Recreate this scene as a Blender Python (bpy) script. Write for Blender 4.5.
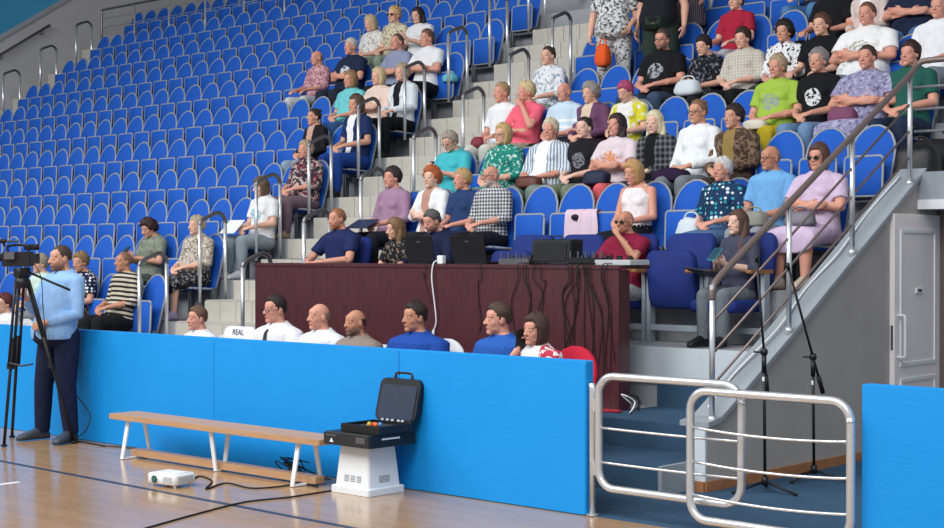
import bpy, math, random
import numpy as np
from mathutils import Vector, Matrix, Euler
random.seed(7); rng = np.random.default_rng(7)
S = bpy.context.scene
COL = S.collection
for o in list(bpy.data.objects): bpy.data.objects.remove(o)

# ------------------------------------------------------------------ camera
F_PX, YAW, Y_HOR, CAM_H = 1509.3, math.radians(47.08), 253.34, 1.65
PITCH = math.atan((264 - Y_HOR) / F_PX)
cam = bpy.data.cameras.new('camera'); cam.sensor_width = 36; cam.lens = F_PX / 944 * 36
cam.clip_end = 200
co = bpy.data.objects.new('camera', cam); COL.objects.link(co)
co.location = (0, 0, CAM_H)
co.rotation_euler = (math.pi / 2 - PITCH, 0, math.pi / 2 - YAW)
S.camera = co
# ------------------------------------------------------------------ light
S.view_settings.view_transform = 'Standard'; S.view_settings.look = 'None'
S.view_settings.gamma = 1; S.view_settings.use_curve_mapping = False
S.view_settings.exposure = 0.0
W = bpy.data.worlds.new('hall_daylight'); S.world = W; W.use_nodes = True
bg = W.node_tree.nodes['Background']; bg.inputs[0].default_value = (0.87, 0.92, 1.0, 1); bg.inputs[1].default_value = 0.62
def area(name, loc, rot, sx, sy, power, col=(1, 1, 1)):
    l = bpy.data.lights.new(name, 'AREA'); l.shape = 'RECTANGLE'; l.size = sx; l.size_y = sy; l.energy = power; l.color = col
    o = bpy.data.objects.new(name, l); COL.objects.link(o); o.location = loc; o.rotation_euler = rot
    return o
for i, x in enumerate((-20, -11, -2)):
    area('ceiling_lamp_array', (x, -1.0, 10.5), (math.radians(34), 0, 0), 6, 7, 1120, (1.0, 0.985, 0.96))

# ------------------------------------------------------------------ photo pixel -> place
AXV = (-math.cos(YAW), math.sin(YAW)); RTV = (math.sin(YAW), math.cos(YAW))
def ray(x, y):
    a, b = (x - 472) / F_PX, (264 - y) / F_PX
    u = b * math.cos(PITCH) - math.sin(PITCH); d = b * math.sin(PITCH) + math.cos(PITCH)
    return (d * AXV[0] + a * RTV[0], d * AXV[1] + a * RTV[1], u)
def at_y(x, y, Y):
    r = ray(x, y); t = Y / r[1]; return Vector((r[0] * t, Y, r[2] * t + CAM_H))
def at_z(x, y, Z):
    r = ray(x, y); t = (Z - CAM_H) / r[2]; return Vector((r[0] * t, r[1] * t, Z))
def at_x(x, y, X):
    r = ray(x, y); t = X / r[0]; return Vector((X, r[1] * t, r[2] * t + CAM_H))
def project(p):
    d = p[0] * AXV[0] + p[1] * AXV[1]; r = p[0] * RTV[0] + p[1] * RTV[1]; u = p[2] - CAM_H
    zc = d * math.cos(PITCH) - u * math.sin(PITCH); yc = u * math.cos(PITCH) + d * math.sin(PITCH)
    return 472 + F_PX * r / zc, 264 - F_PX * yc / zc

# ------------------------------------------------------------------ materials
def lin(h):
    if isinstance(h, str):
        h = h.lstrip('#'); c = [int(h[i:i + 2], 16) / 255 for i in (0, 2, 4)]
    else: c = h
    return tuple(((v / 12.92) if v <= 0.04045 else ((v + 0.055) / 1.055) ** 2.4) for v in c) + (1,)
class NT:
    def __init__(s, name):
        s.m = bpy.data.materials.new(name); s.m.use_nodes = True; s.t = s.m.node_tree; s.n = s.t.nodes; s.l = s.t.links
        s.b = s.n['Principled BSDF']
    def node(s, typ, **kw):
        n = s.n.new(typ)
        for k, v in kw.items(): setattr(n, k, v)
        return n
    def put(s, sock, v):
        if isinstance(v, bpy.types.NodeSocket): s.l.new(v, sock)
        else: sock.default_value = v
    def math(s, op, a, b=0.0, c=0.0, clamp=False):
        n = s.node('ShaderNodeMath', operation=op, use_clamp=clamp)
        s.put(n.inputs[0], a); s.put(n.inputs[1], b); s.put(n.inputs[2], c); return n.outputs[0]
    def mix(s, f, a, b):
        n = s.node('ShaderNodeMix', data_type='RGBA')
        s.put(n.inputs[0], f); s.put(n.inputs[6], a); s.put(n.inputs[7], b); return n.outputs[2]
    def coord(s, kind='Object'):
        return s.node('ShaderNodeTexCoord').outputs[kind]
    def attr(s, name):
        return s.node('ShaderNodeAttribute', attribute_name=name).outputs['Vector']
    def sep(s, v):
        n = s.node('ShaderNodeSeparateXYZ'); s.put(n.inputs[0], v); return n.outputs
    def mapv(s, v, sc=(1, 1, 1), loc=(0, 0, 0)):
        n = s.node('ShaderNodeMapping'); s.put(n.inputs[0], v); n.inputs['Scale'].default_value = sc; n.inputs['Location'].default_value = loc; return n.outputs[0]
    def noise(s, v, scale=5, detail=3, rough=0.5):
        n = s.node('ShaderNodeTexNoise'); s.put(n.inputs['Vector'], v); n.inputs['Scale'].default_value = scale; n.inputs['Detail'].default_value = detail; n.inputs['Roughness'].default_value = rough
        return n.outputs['Fac']
    def voro(s, v, scale=10, feature='F1', out='Distance', rnd=1.0):
        n = s.node('ShaderNodeTexVoronoi', feature=feature); s.put(n.inputs['Vector'], v); n.inputs['Scale'].default_value = scale; n.inputs['Randomness'].default_value = rnd
        return n.outputs[out]
    def ramp(s, f, lo, hi):
        n = s.node('ShaderNodeMapRange'); s.put(n.inputs[0], f); n.inputs[1].default_value = lo; n.inputs[2].default_value = hi; return n.outputs[0]
    def bump(s, h, strength=0.2, dist=0.01):
        n = s.node('ShaderNodeBump'); n.inputs['Strength'].default_value = strength; n.inputs['Distance'].default_value = dist
        s.put(n.inputs['Height'], h); s.l.new(n.outputs[0], s.b.inputs['Normal'])
    def done(s, col, rough=0.6, metal=0.0, spec=0.4):
        s.put(s.b.inputs['Base Color'], col); s.put(s.b.inputs['Roughness'], rough); s.put(s.b.inputs['Metallic'], metal)
        s.b.inputs['Specular IOR Level'].default_value = spec
        return s.m
MATS = {}
def mat(name, color, rough=0.6, metal=0.0, var=0.10, scale=6.0, spec=0.4, bump=0.0):
    if name in MATS: return MATS[name]
    t = NT(name); c = lin(color); v = t.coord('Object')
    n = t.noise(v, scale, 4)
    dk = tuple(x * (1 - var) for x in c[:3]) + (1,); lt = tuple(min(1, x * (1 + var)) for x in c[:3]) + (1,)
    col = t.mix(t.ramp(n, 0.3, 0.7), dk, lt)
    if bump: t.bump(t.noise(v, scale * 8, 3), bump, 0.004)
    MATS[name] = t.done(col, rough, metal, spec); return MATS[name]

# ------------------------------------------------------------------ mesh helpers
class MB:
    def __init__(s): s.v = []; s.f = []
    def add(s, vs, fs):
        k = len(s.v); s.v += [tuple(p) for p in vs]; s.f += [tuple(i + k for i in f) for f in fs]; return s
    def box(s, x0, x1, y0, y1, z0, z1):
        return s.add([(x0, y0, z0), (x1, y0, z0), (x1, y1, z0), (x0, y1, z0), (x0, y0, z1), (x1, y0, z1), (x1, y1, z1), (x0, y1, z1)],
                     [(0, 3, 2, 1), (4, 5, 6, 7), (0, 1, 5, 4), (1, 2, 6, 5), (2, 3, 7, 6), (3, 0, 4, 7)])
    def loft(s, rings, caps=True):
        n = len(rings[0]); vs = [p for r in rings for p in r]; fs = []
        for i in range(len(rings) - 1):
            for j in range(n):
                a = i * n + j; b = i * n + (j + 1) % n
                fs.append((a, b, b + n, a + n))
        if caps:
            fs.append(tuple(range(n - 1, -1, -1))); k = (len(rings) - 1) * n; fs.append(tuple(range(k, k + n)))
        return s.add(vs, fs)
    def tube(s, pts, r, seg=8, caps=True, round_ends=False):
        pts = [Vector(p) for p in pts]
        rs = list(r) if hasattr(r, '__len__') else [r] * len(pts)
        if round_ends:
            d0 = (pts[0] - pts[1]).normalized(); d1 = (pts[-1] - pts[-2]).normalized(); a, b = rs[0], rs[-1]
            P = [pts[0] + d0 * a * 0.95, pts[0] + d0 * a * 0.6] + pts + [pts[-1] + d1 * b * 0.6, pts[-1] + d1 * b * 0.95]
            rs = [a * 0.3, a * 0.8] + rs + [b * 0.8, b * 0.3]; pts = P
        rings = []; A = B = pt = None
        for i, p in enumerate(pts):
            if i == 0: t = pts[1] - pts[0]
            elif i == len(pts) - 1: t = pts[-1] - pts[-2]
            else: t = (pts[i + 1] - p).normalized() + (p - pts[i - 1]).normalized()
            t = t.normalized() if t.length > 1e-9 else Vector((0, 0, 1))
            if A is None:
                ref = Vector((0, 0, 1)) if abs(t.z) < 0.9 else Vector((1, 0, 0))
                A = t.cross(ref).normalized()
            else:
                A = pt.rotation_difference(t) @ A; A = (A - t * A.dot(t)).normalized()
            B = A.cross(t).normalized(); pt = t
            rings.append([p + (A * math.cos(2 * math.pi * k / seg) + B * math.sin(2 * math.pi * k / seg)) * rs[i] for k in range(seg)])
        return s.loft(rings, caps)
    def ell(s, c, r, seg=12, rings=8, M=None):
        c = Vector(c); vs = []; R = []
        for i in range(rings + 1):
            th = math.pi * (i + 0.02 if i == 0 else (i - 0.02 if i == rings else i)) / rings
            row = []
            for k in range(seg):
                ph = 2 * math.pi * k / seg
                p = Vector((r[0] * math.sin(th) * math.cos(ph), r[1] * math.sin(th) * math.sin(ph), -r[2] * math.cos(th)))
                if M is not None: p = M @ p
                row.append(c + p)
            R.append(row)
        return s.loft(R)
    def prism(s, outline, z0, z1, fr=None, ch=0.0, cc=None):
        """outline in (u, v), extruded along w from z0 to z1, edges chamfered by ch; fr maps (u, v, w) to xyz"""
        fr = fr or (lambda u, v, w: (u, v, w))
        if ch:
            cu = sum(p[0] for p in outline) / len(outline); cv = sum(p[1] for p in outline) / len(outline)
            def ins(p):
                dx, dy = p[0] - cu, p[1] - cv; l = math.hypot(dx, dy) or 1
                return (p[0] - dx / l * ch, p[1] - dy / l * ch)
            inn = [ins(p) for p in outline]
            rings = [[fr(u, v, z0) for u, v in inn], [fr(u, v, z0 + ch) for u, v in outline], [fr(u, v, z1 - ch) for u, v in outline], [fr(u, v, z1) for u, v in inn]]
        else: rings = [[fr(u, v, z0) for u, v in outline], [fr(u, v, z1) for u, v in outline]]
        return s.loft(rings)
    def mesh(s, name, m, smooth=False):
        me = bpy.data.meshes.new(name); me.from_pydata(s.v, [], s.f); me.update()
        if m is not None: me.materials.append(m)
        if smooth: me.polygons.foreach_set('use_smooth', [True] * len(me.polygons))
        import bmesh
        b = bmesh.new(); b.from_mesh(me); bmesh.ops.recalc_face_normals(b, faces=b.faces); b.to_mesh(me); b.free()
        return me
def rrect(w, h, r, n=4, cu=0, cv=0):
    out = []
    for sx, sy, a0 in ((1, 1, 0), (-1, 1, 90), (-1, -1, 180), (1, -1, 270)):
        for k in range(n + 1):
            a = math.radians(a0 + 90 * k / n)
            out.append((cu + sx * (w / 2 - r) + r * math.cos(a), cv + sy * (h / 2 - r) + r * math.sin(a)))
    return out
def link(name, me, parent=None, loc=(0, 0, 0), rot=(0, 0, 0)):
    o = bpy.data.objects.new(name, me); COL.objects.link(o); o.location = loc; o.rotation_euler = rot
    if parent is not None: o.parent = parent
    return o
def part(name, mb, m, parent=None, smooth=False, loc=(0, 0, 0), rot=(0, 0, 0)):
    return link(name, mb.mesh(name, m, smooth), parent, loc, rot)
def tag(o, label, cat, group=None):
    o['label'] = label; o['category'] = cat
    if group: o['group'] = group
    return o
def thing(name, label, cat, loc=(0, 0, 0), rz=0, group=None):
    o = bpy.data.objects.new(name, None); COL.objects.link(o); o.location = loc; o.rotation_euler = (0, 0, rz); o.empty_display_size = 0.1
    return tag(o, label, cat, group)
def struct(name, mb, m, smooth=False, label=None):
    o = part(name, mb, m, None, smooth); o['kind'] = 'structure'
    if label: o['label'] = label
    return o
def catenary(a, b, sag, n=8):
    a, b = Vector(a), Vector(b)
    return [a.lerp(b, k / n) - Vector((0, 0, sag * 4 * (k / n) * (1 - k / n))) for k in range(n + 1)]
def smooth_path(pts, n=5):
    pts = [Vector(p) for p in pts]; out = []
    P = [pts[0]] + pts + [pts[-1]]
    for i in range(1, len(P) - 2):
        for k in range(n):
            t = k / n; p0, p1, p2, p3 = P[i - 1], P[i], P[i + 1], P[i + 2]
            out.append(0.5 * ((2 * p1) + (p2 - p0) * t + (2 * p0 - 5 * p1 + 4 * p2 - p3) * t * t + (3 * p1 - p0 - 3 * p2 + p3) * t ** 3))
    out.append(pts[-1]); return out

# ================================================================== THE SETTING
RECT_TOP = [CAM_H + v for v in (-.536, -.067, .392, .872, 1.39, 1.918, 2.458, 3.005, 3.563, 4.13, 4.71, 5.30)]   # folded seat tops, rows 1..12
RT = {i + 1: z for i, z in enumerate(RECT_TOP)}
YR = {r: 9.884 + .815 * (r - 1) for r in RT}
TR = {r: RT[r] - .70 for r in RT}
YF = {r: YR[r] - .63 for r in RT}               # front edge of each tier
NROW = 12
X_A, X_B, X_C, X_S = -13.92, -12.12, -26.72, -5.90

def wood_floor():
    t = NT('sprung_wood_floor'); v = t.coord('Object')
    br = t.node('ShaderNodeTexBrick'); t.put(br.inputs['Vector'], v)
    br.inputs['Scale'].default_value = 1; br.inputs['Brick Width'].default_value = 1.9; br.inputs['Row Height'].default_value = .075
    br.inputs['Mortar Size'].default_value = .0012; br.inputs['Mortar Smooth'].default_value = .3; br.offset = .37
    br.inputs['Color1'].default_value = lin('#a5835f'); br.inputs['Color2'].default_value = lin('#b8966f'); br.inputs['Mortar'].default_value = lin('#7d6048')
    gr = t.noise(t.mapv(v, (2.2, 40, 1)), 3, 5)
    c = t.mix(t.ramp(gr, .35, .75), br.outputs['Color'], lin('#957556'))
    c = t.mix(t.math('MULTIPLY', t.noise(v, .9, 2), .35), c, lin('#c0a488'))
    return t.done(c, t.math('MULTIPLY_ADD', t.noise(v, 4, 3), .14, .09), 0, .6)
M_floor = wood_floor()
def carpet(name, c1, c2):
    t = NT(name); v = t.coord('Object'); n = t.noise(v, 3, 4); f = t.noise(v, 160, 2)
    t.bump(f, .5, .004)
    return t.done(t.mix(t.math('MULTIPLY_ADD', f, .5, t.math('MULTIPLY', n, .5)), lin(c1), lin(c2)), .95, 0, .1)
M_carpet = carpet('blue_carpet', '#243c59', '#4a6880')
M_conc = mat('painted_concrete', '#9a9ea3', .8, 0, .08, 3, .3, .1)
M_side = mat('grey_plaster', '#a8a4a1', .8, 0, .07, 2.2, .3, .12)
M_cap = mat('grey_cap_paint', '#949ca3', .6, 0, .06, 4)
M_riser = mat('white_riser_paint', '#c9d3da', .6, 0, .05, 3)
M_tile = mat('beige_stone_tile', '#bcb9b0', .45, 0, .07, 9, .4)
M_grout = mat('tile_grout', '#8f8e88', .9, 0, .1, 8)
M_chrome = mat('brushed_steel', '#dcdfe2', .28, .75, .03, 20)
M_dsteel = mat('dull_steel_handrail', '#77767a', .35, .8, .05, 10)
M_brown = mat('rail_reflection_frame_brown', '#7c6e6b', .38, .35, .06, 10)  # dark reflection on rail steel put into its colour; door frame truly brown
M_base = mat('wood_baseboard', '#a5714a', .5, 0, .15, 12)
M_white = mat('white_gloss_paint', '#e9edf0', .35, 0, .02, 5)
M_black = mat('black_plastic', '#17181c', .45, 0, .15, 12)
M_rubber = mat('black_rubber', '#101114', .7, 0, .1, 12)
M_teal = mat('teal_wall_paint', '#3b93b8', .8, 0, .10, .5)

struct('floor', MB().box(-45, 14, -14, 7.44, -.2, 0), M_floor, label='varnished wooden sports floor of the court')
struct('floor_carpet', MB().box(-45, 14, 7.44, 24, -.2, .004), M_carpet, label='blue carpet floor behind the barrier')
# court markings painted on the boards
def stripe(name, a, b, w, m, label):
    a, b = Vector(a), Vector(b); d = (b - a).normalized(); n = Vector((-d.y, d.x, 0)) * w / 2
    mb = MB().loft([[a - n, a + n, a + n + Vector((0, 0, .0012)), a - n + Vector((0, 0, .0012))], [b - n, b + n, b + n + Vector((0, 0, .0012)), b - n + Vector((0, 0, .0012))]])
    o = part(name, mb, m); o['kind'] = 'structure'; o['label'] = label
M_line = mat('dark_court_line', '#333c50', .4, 0, .1, 5)
p0, p1 = at_z(0, 461, 0), at_z(240, 506.7, 0); dd = (p1 - p0).normalized()
stripe('trim_1', p0 - dd * 6, p1 + dd * 4, .05, M_line, 'dark blue court line painted on the floor')
q0, q1 = at_z(0, 484.5, 0), at_z(19, 482, 0)
stripe('trim_2', q0 - (q1 - q0) * 6, q1, .05, M_white, 'short white court line painted on the floor')

# tiers of the stand
XL_END, XR_LO, XR_HI = -27.85, X_S - .10, 3.0
for r in range(1, NROW + 1):
    y0 = YF[r] if r > 1 else 9.08
    y1 = YF[r + 1] if r < NROW else 21.5
    xr = XR_LO if r < 5 else XR_HI
    z1 = TR[r] if r > 1 else .40
    mb = MB().box(XL_END, XR_LO, y0, y1, max(0, z1 - 1.0), z1)
    if r >= 5: mb.box(XR_LO, XR_HI, max(y0, 12.9) if r == 5 else y0, y1, z1 - (.35 if r == 5 else 1.0), z1)
    struct('stand_tier', mb, M_conc, label='grey concrete seating tier, row %d up from the floor' % r)
# blue carpet on the entrance steps and the white riser above
struct('entrance_step', MB().box(-9.6, -6.06, 8.36, 9.08, 0, .20), M_carpet, label='low carpeted step behind the gate')
struct('step_carpet', MB().box(-7.26, -6.03, 9.055, 10.02, .20, .406).box(-7.26, -6.03, 10.02, 10.052, .40, .60), M_carpet, label='blue carpet on the upper entrance step')
struct('step_end_block', MB().box(-6.06, -6.025, 8.37, 8.74, 0, .20), M_cap, label='pale plastered end of the low carpeted step')
struct('white_riser', MB().box(-11.7, -6.02, 10.035, 10.055, .60, TR[2] + .004), M_riser, label='white painted riser of the second tier')

# stair tiles: aisles between the blocks, two steps to each row
TILE_R = {}
def tile_mesh(w, h, kind):
    k = (round(w, 3), round(h, 3), kind)
    if k not in TILE_R:
        o = rrect(w - .008, h - .008, .004, 1)
        if kind == 'r': mb = MB().prism(o, 0, .012, lambda u, v, q: (u, -q, v), .002)
        else: mb = MB().prism(o, 0, .012, lambda u, v, q: (u, v, q), .002)
        TILE_R[k] = mb.mesh('tile', M_tile)
    return TILE_R[k]
def aisle(name, x0, x1, rows, label):
    mb = MB()
    for r in rows:
        zh = (TR[r] + (TR[r + 1] if r < NROW else TR[r] + .58)) / 2; y1 = YF[r + 1] if r < NROW else YF[r] + .815
        mb.box(x0, x1, y1 - .41, y1, TR[r] - .05, zh)
    base = struct(name, mb, M_grout, label=label)
    n = max(2, round((x1 - x0) / .30)); w = (x1 - x0) / n
    for r in rows:
        zt = TR[r] if r > 1 else .40
        zh = (TR[r] + (TR[r + 1] if r < NROW else TR[r] + .58)) / 2; y1 = YF[r + 1] if r < NROW else YF[r] + .815
        ym = y1 - .41; zb = TR[r - 1] if r > 1 else .20
        zb = (zb + zt) / 2 if r > 1 else 0.2
        yf = YF[r] if r > 1 else 9.08
        for i in range(n):
            xc = x0 + (i + .5) * w
            link('tile', tile_mesh(w, zt - zb, 'r'), base, (xc, yf - .001, (zt + zb) / 2))
            link('tile', tile_mesh(w, zh - zt, 'r'), base, (xc, ym - .001, (zh + zt) / 2))
            if r <= 2:
                link('tile', tile_mesh(w, ym - yf, 't'), base, (xc, (yf + ym) / 2, zt - .001))
                link('tile', tile_mesh(w, y1 - ym, 't'), base, (xc, (ym + y1) / 2, zh - .001))
aisle('aisle_stair', X_A + .05, X_B - .05, range(1, 10), 'beige tiled stair aisle between the two seating blocks')
aisle('aisle_stair', XL_END + .02, X_C - .05, range(6, 12), 'beige tiled stair aisle along the end wall')

# right-hand stringer wall, its cap, doorway wall and the slab over the doorway
yz = [(8.72, 0), (8.72, .45), (8.86, .47), (9.81, 1.02), (10.755, 1.60), (11.72, 2.19), (11.95, 2.33), (12.6, 2.33), (12.6, 0)]
struct('wall_right', MB().prism(yz, 0, .10, lambda u, v, w: (X_S - .10 + w, u, v)), M_side, label='grey plastered side wall of the stand with sloping top')
cap = MB()
top = [(8.70, .45), (8.86, .475), (9.81, 1.025), (10.755, 1.605), (11.72, 2.195), (11.95, 2.335)]
cap.loft([[(X_S - .21, y, z), (X_S + .03, y, z), (X_S + .03, y, z + .035), (X_S - .21, y, z + .035)] for y, z in top])
struct('trim_3', cap, M_cap, label='pale sloping cap on the side wall')
struct('baseboard_right', MB().box(X_S + .001, X_S + .018, 8.699, 12.19, .004, .075).box(X_S - .10, X_S + .001, 8.680, 8.699, .004, .075), M_base, label='wooden baseboard along the grey side wall')
struct('stringer_end', MB().box(X_S - .10, X_S + .002, 8.70, 8.722, .075, .45), M_riser, label='pale painted front end of the side wall')
struct('wall_doorway', MB().box(-4.75, 3, 12.25, 12.4, 0, 2.02), M_side, label='grey wall with the side doorway')
struct('ceiling_slab', MB().box(X_S + .002, XR_HI, 11.86, 12.9, 2.10, 2.335), M_cap, label='grey concrete slab edge above the doorway')
struct('trim_4', MB().box(X_S + .004, XR_HI, 11.835, 12.2, 2.02, 2.10), M_white, label='white strip along the slab edge')
struct('corridor_wall', MB().box(-5.9, -3, 15.2, 15.3, 0, 2.3), mat('corridor_brown', '#8d7568', .7), label='brown wall inside the corridor')
# white door leaf standing open at the doorway
dl = struct('door_1', MB(), None) if False else None
def build_door():
    root = bpy.data.objects.new('door_1', None); COL.objects.link(root); root['kind'] = 'structure'; root['label'] = 'white panelled door leaf standing open'
    a = at_y(892, 300, 11.36); root.location = (a.x, 11.36, 0); root.rotation_euler = (0, 0, math.radians(91))
    L, Hh = .86, 1.965
    mb = MB().prism(rrect(L, Hh, .01, 1, L / 2, Hh / 2 + .01), -.022, .022, lambda u, v, w: (u, w, v), .004)
    part('leaf', mb, mat('door_white', '#f3eeee', .4, 0, .02), root)
    for z0, z1 in ((.12, .62), (.72, 1.85)):
        fr = MB()
        for s in (-1, 1):
            y0, y1 = (.022, .032) if s > 0 else (-.032, -.022)
            fr.box(.10, .13, y0, y1, z0, z1).box(.73, .76, y0, y1, z0, z1).box(.13, .73, y0, y1, z0, z0 + .03).box(.13, .73, y0, y1, z1 - .03, z1)
        part('panel_moulding', fr, M_white, root)
    for s in (-1, 1):
        mb = MB().tube(smooth_path([(.06, s * .02, .80), (.06, s * .075, .80), (.06, s * .085, .84), (.06, s * .085, 1.10), (.06, s * .075, 1.14), (.06, s * .02, 1.14)], 3), .012, 8)
        part('pull_handle', mb, M_white, root, True)
    part('lock_plate', MB().box(-.004, 0, -.010, .010, .86, 1.06), M_dsteel, root)
    sg = part('sign_plate', MB().box(.38, .50, -.034, -.0225, 1.32, 1.36), M_white, root)
    part('sign_mark', MB().box(.41, .47, -.0355, -.034, 1.33, 1.35), M_black, sg)
    return root
build_door()
fr = MB().box(-5.898, -5.80, 12.2, 12.38, 0, 2.02).box(-4.86, -4.78, 12.2, 12.26, 0, 2.02).box(-5.80, -4.78, 12.2, 12.26, 1.96, 2.02)
struct('door_frame', fr, M_brown, label='brown door frame of the side doorway')

# end wall, teal hall wall, back wall
yz = [(8, 0), (8, .98), (15.9, 5.96), (17.5, 6.97), (21.5, 9.5), (21.5, 0)]
struct('wall_left', MB().prism(yz, 0, .18, lambda u, v, w: (XL_END - .18 + w, u, v)), mat('end_wall_paint', '#b4b5b8', .8, 0, .05, .8), label='grey end wall of the stand with sloping top')
struct('trim_5', MB().loft([[(XL_END - .2, y, z), (XL_END + .03, y, z), (XL_END + .03, y, z + .07), (XL_END - .2, y, z + .07)] for y, z in ((8, .98), (15.9, 5.96), (17.5, 6.97), (21.5, 9.5))]), M_cap, label='pale coping on the sloping end wall')
struct('wall_far', MB().box(-38.2, -38, -14, 40, 0, 14), M_teal, label='teal painted far end wall of the hall')
struct('wall_back', MB().box(-27.9, 3, 21.5, 21.7, 0, 14), mat('back_wall_paint', '#a5a19a', .8, 0, .05, .8), label='beige grey wall behind the top row')
struct('shade_ceiling', MB().prism([(11.0, 10.6), (24, 9.6), (24, 9.9), (11.0, 10.9)], -38, XR_HI, lambda u, v, w: (w, u, v)), mat('ceiling_paint', '#a8abb0', .8, 0, .04, .6), label='unseen grey slab added to shade the upper rows')  # unseen slab added to block world light, so the upper rows darken
rl = thing('wall_handrail', 'dark sloping handrail fixed to the grey end wall', 'handrail')
h0, h1 = at_x(-60, 91, XL_END + .09), at_x(50, 25, XL_END + .09)
part('rail', MB().tube([h0, h1], .026, 8), M_dsteel, rl, True)
for t in (.1, .55, .93):
    p = h0.lerp(h1, t); part('bracket', MB().tube([p, p + Vector((-.02, 0, -.08)), p + Vector((-.09, 0, -.10))], .012, 6), M_dsteel, rl)

# ================================================================== SEATS
def fabric(name, c, var=.10):
    t = NT(name); v = t.coord('Object'); n = t.noise(v, 3.5, 3); f = t.noise(v, 90, 2); base = lin(c)
    t.bump(f, .25, .003)
    return t.done(t.mix(t.ramp(n, .3, .7), tuple(x * (1 - var) for x in base[:3]) + (1,), tuple(min(1, x * (1 + var)) for x in base[:3]) + (1,)), .75, 0, .25)
M_seat = fabric('blue_seat_fabric', '#1a57b8')
M_rim = mat('grey_seat_rim', '#8f96a0', .5, 0, .05, 8)
M_brk = mat('grey_seat_bracket', '#6d7278', .5, .3, .06, 8)
def oval(w, z0, zs, z1, n=9):
    o = [(w / 2 * .90, z0), ]
    for k in range(n + 1):
        a = math.pi * k / n; o.append((w / 2 * math.cos(a), zs + (z1 - zs) * math.sin(a)))
    o.append((-w / 2 * .90, z0)); return o
def lean(u, v, w): return (u, .085 + (v - .36) * .235 + w, v)
def outline_tube(out, fr, r, closed=True, seg=6):
    mb = MB(); P = [Vector(fr(u, v, 0)) for u, v in out]
    if closed: P = P + [P[0], ]
    return mb.tube(P, r, seg)
ob = oval(.425, .34, .735, .985)
SEAT = {}
SEAT['back'] = MB().prism(ob, -.014, .018, lean, .008).mesh('back', M_seat, True)
SEAT['back_rim'] = outline_tube(oval(.433, .34, .735, .992), lean, .0135, False).mesh('back_rim', M_rim, True)
def fold(u, v, w): return (u, -.012 + (v - .34) * .05 + w, v)
rp = rrect(.362, .345, .028, 3, 0, .52)
SEAT['pan_up'] = MB().prism(rp, -.016, .018, fold, .008).mesh('seat_pan', M_seat, True)
SEAT['rim_up'] = outline_tube(rrect(.376, .358, .034, 3, 0, .52), fold, .0135).mesh('pan_rim', M_rim, True)
def flat(u, v, w): return (u, .09 - (v - .34), .350 + w + (v - .34) * .06)
SEAT['pan_dn'] = MB().prism(rp, -.02, .016, flat, .008).mesh('seat_pan', M_seat, True)
SEAT['rim_dn'] = outline_tube(rrect(.376, .358, .034, 3, 0, .52), flat, .0135).mesh('pan_rim', M_rim, True)
b = MB()
for s in (-1, 1):
    b.box(s * .205 - .012, s * .205 + .012, .02, .075, 0, .37)
b.box(-.217, .217, .035, .07, .29, .335)
SEAT['bracket'] = b.mesh('bracket', M_brk)
def blue_seat(x, r, down, label, group):
    o = thing('stadium_seat', label, 'seat', (x, YR[r], TR[r]), 0, group)
    bk = link('back', SEAT['back'], o); link('back_rim', SEAT['back_rim'], bk)
    pn = link('seat_pan', SEAT['pan_dn' if down else 'pan_up'], o); link('pan_rim', SEAT['rim_dn' if down else 'rim_up'], pn)
    link('bracket', SEAT['bracket'], o)
    return o
ORD = ['', 'first', 'second', 'third', 'fourth', 'fifth', 'sixth', 'seventh', 'eighth', 'ninth', 'tenth', 'eleventh', 'twelfth']
LEFT_X = [-14.27 - .45 * k for k in range(28)]
RIGHT_X = [-6.66 - .465 * k for k in range(12)]
TAKEN = {}          # (row, x) -> True, filled by the people below
def nearest_seat(r, x):
    xs = LEFT_X if x < -13 else RIGHT_X
    return min(xs, key=lambda q: abs(q - x))
def build_seats():
    for r in range(1, 12):
        for side, xs in (('left', LEFT_X), ('right', RIGHT_X)):
            if side == 'right' and (r < 3 or r > 8): continue
            for x in xs:
                px, py = project((x, YR[r] + .1, TR[r] + .8))
                if px < -14 or px > 960 or py < -22: continue
                dn = (r, round(x, 2)) in TAKEN
                blk = 'wide block' if side == 'left' else 'block above the judges table'
                lab = 'blue oval-backed seat %s, %s row of the %s' % ('lowered under its sitter' if dn else 'folded up', ORD[r], blk)
                blue_seat(x, r, dn, lab, '%s blue seats in the %s row of the %s' % ('lowered' if dn else 'folded', ORD[r], blk))

# ================================================================== RAILS
def u_rail(x, r, label, group):
    base = (TR[r] + TR[r + 1]) / 2; yf = YR[r] - .264
    o = thing('aisle_rail', label, 'railing', (x, yf, base), 0, group)
    part('front_post', MB().tube([(0, 0, -.02), (0, 0, .87)], .021, 10), M_chrome, o, True)
    part('rear_post', MB().tube([(0, .36, -.02), (0, .36, .90)], .021, 10), M_chrome, o, True)
    part('grip', MB().tube(smooth_path([(0, 0, .86), (0, .015, .90), (0, .06, .93), (0, .22, .995), (0, .28, 1.0), (0, .335, .965), (0, .36, .92), (0, .36, .89)], 4), .0235, 10), M_dsteel, o, True)
    return o
for r in range(1, 11):
    u_rail(X_A, r, 'steel hoop rail beside the wide block in the %s row' % ORD[r], 'hoop rails along the stair aisle')
for r in range(1, 9):
    u_rail(X_B, r, 'steel hoop rail on the judges table side of the aisle, %s row' % ORD[r], 'hoop rails along the stair aisle')
for r in range(7, 11):
    u_rail(X_C, r, 'steel hoop rail beside the grey end wall in the %s row' % ORD[r], 'hoop rails by the end wall')
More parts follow.
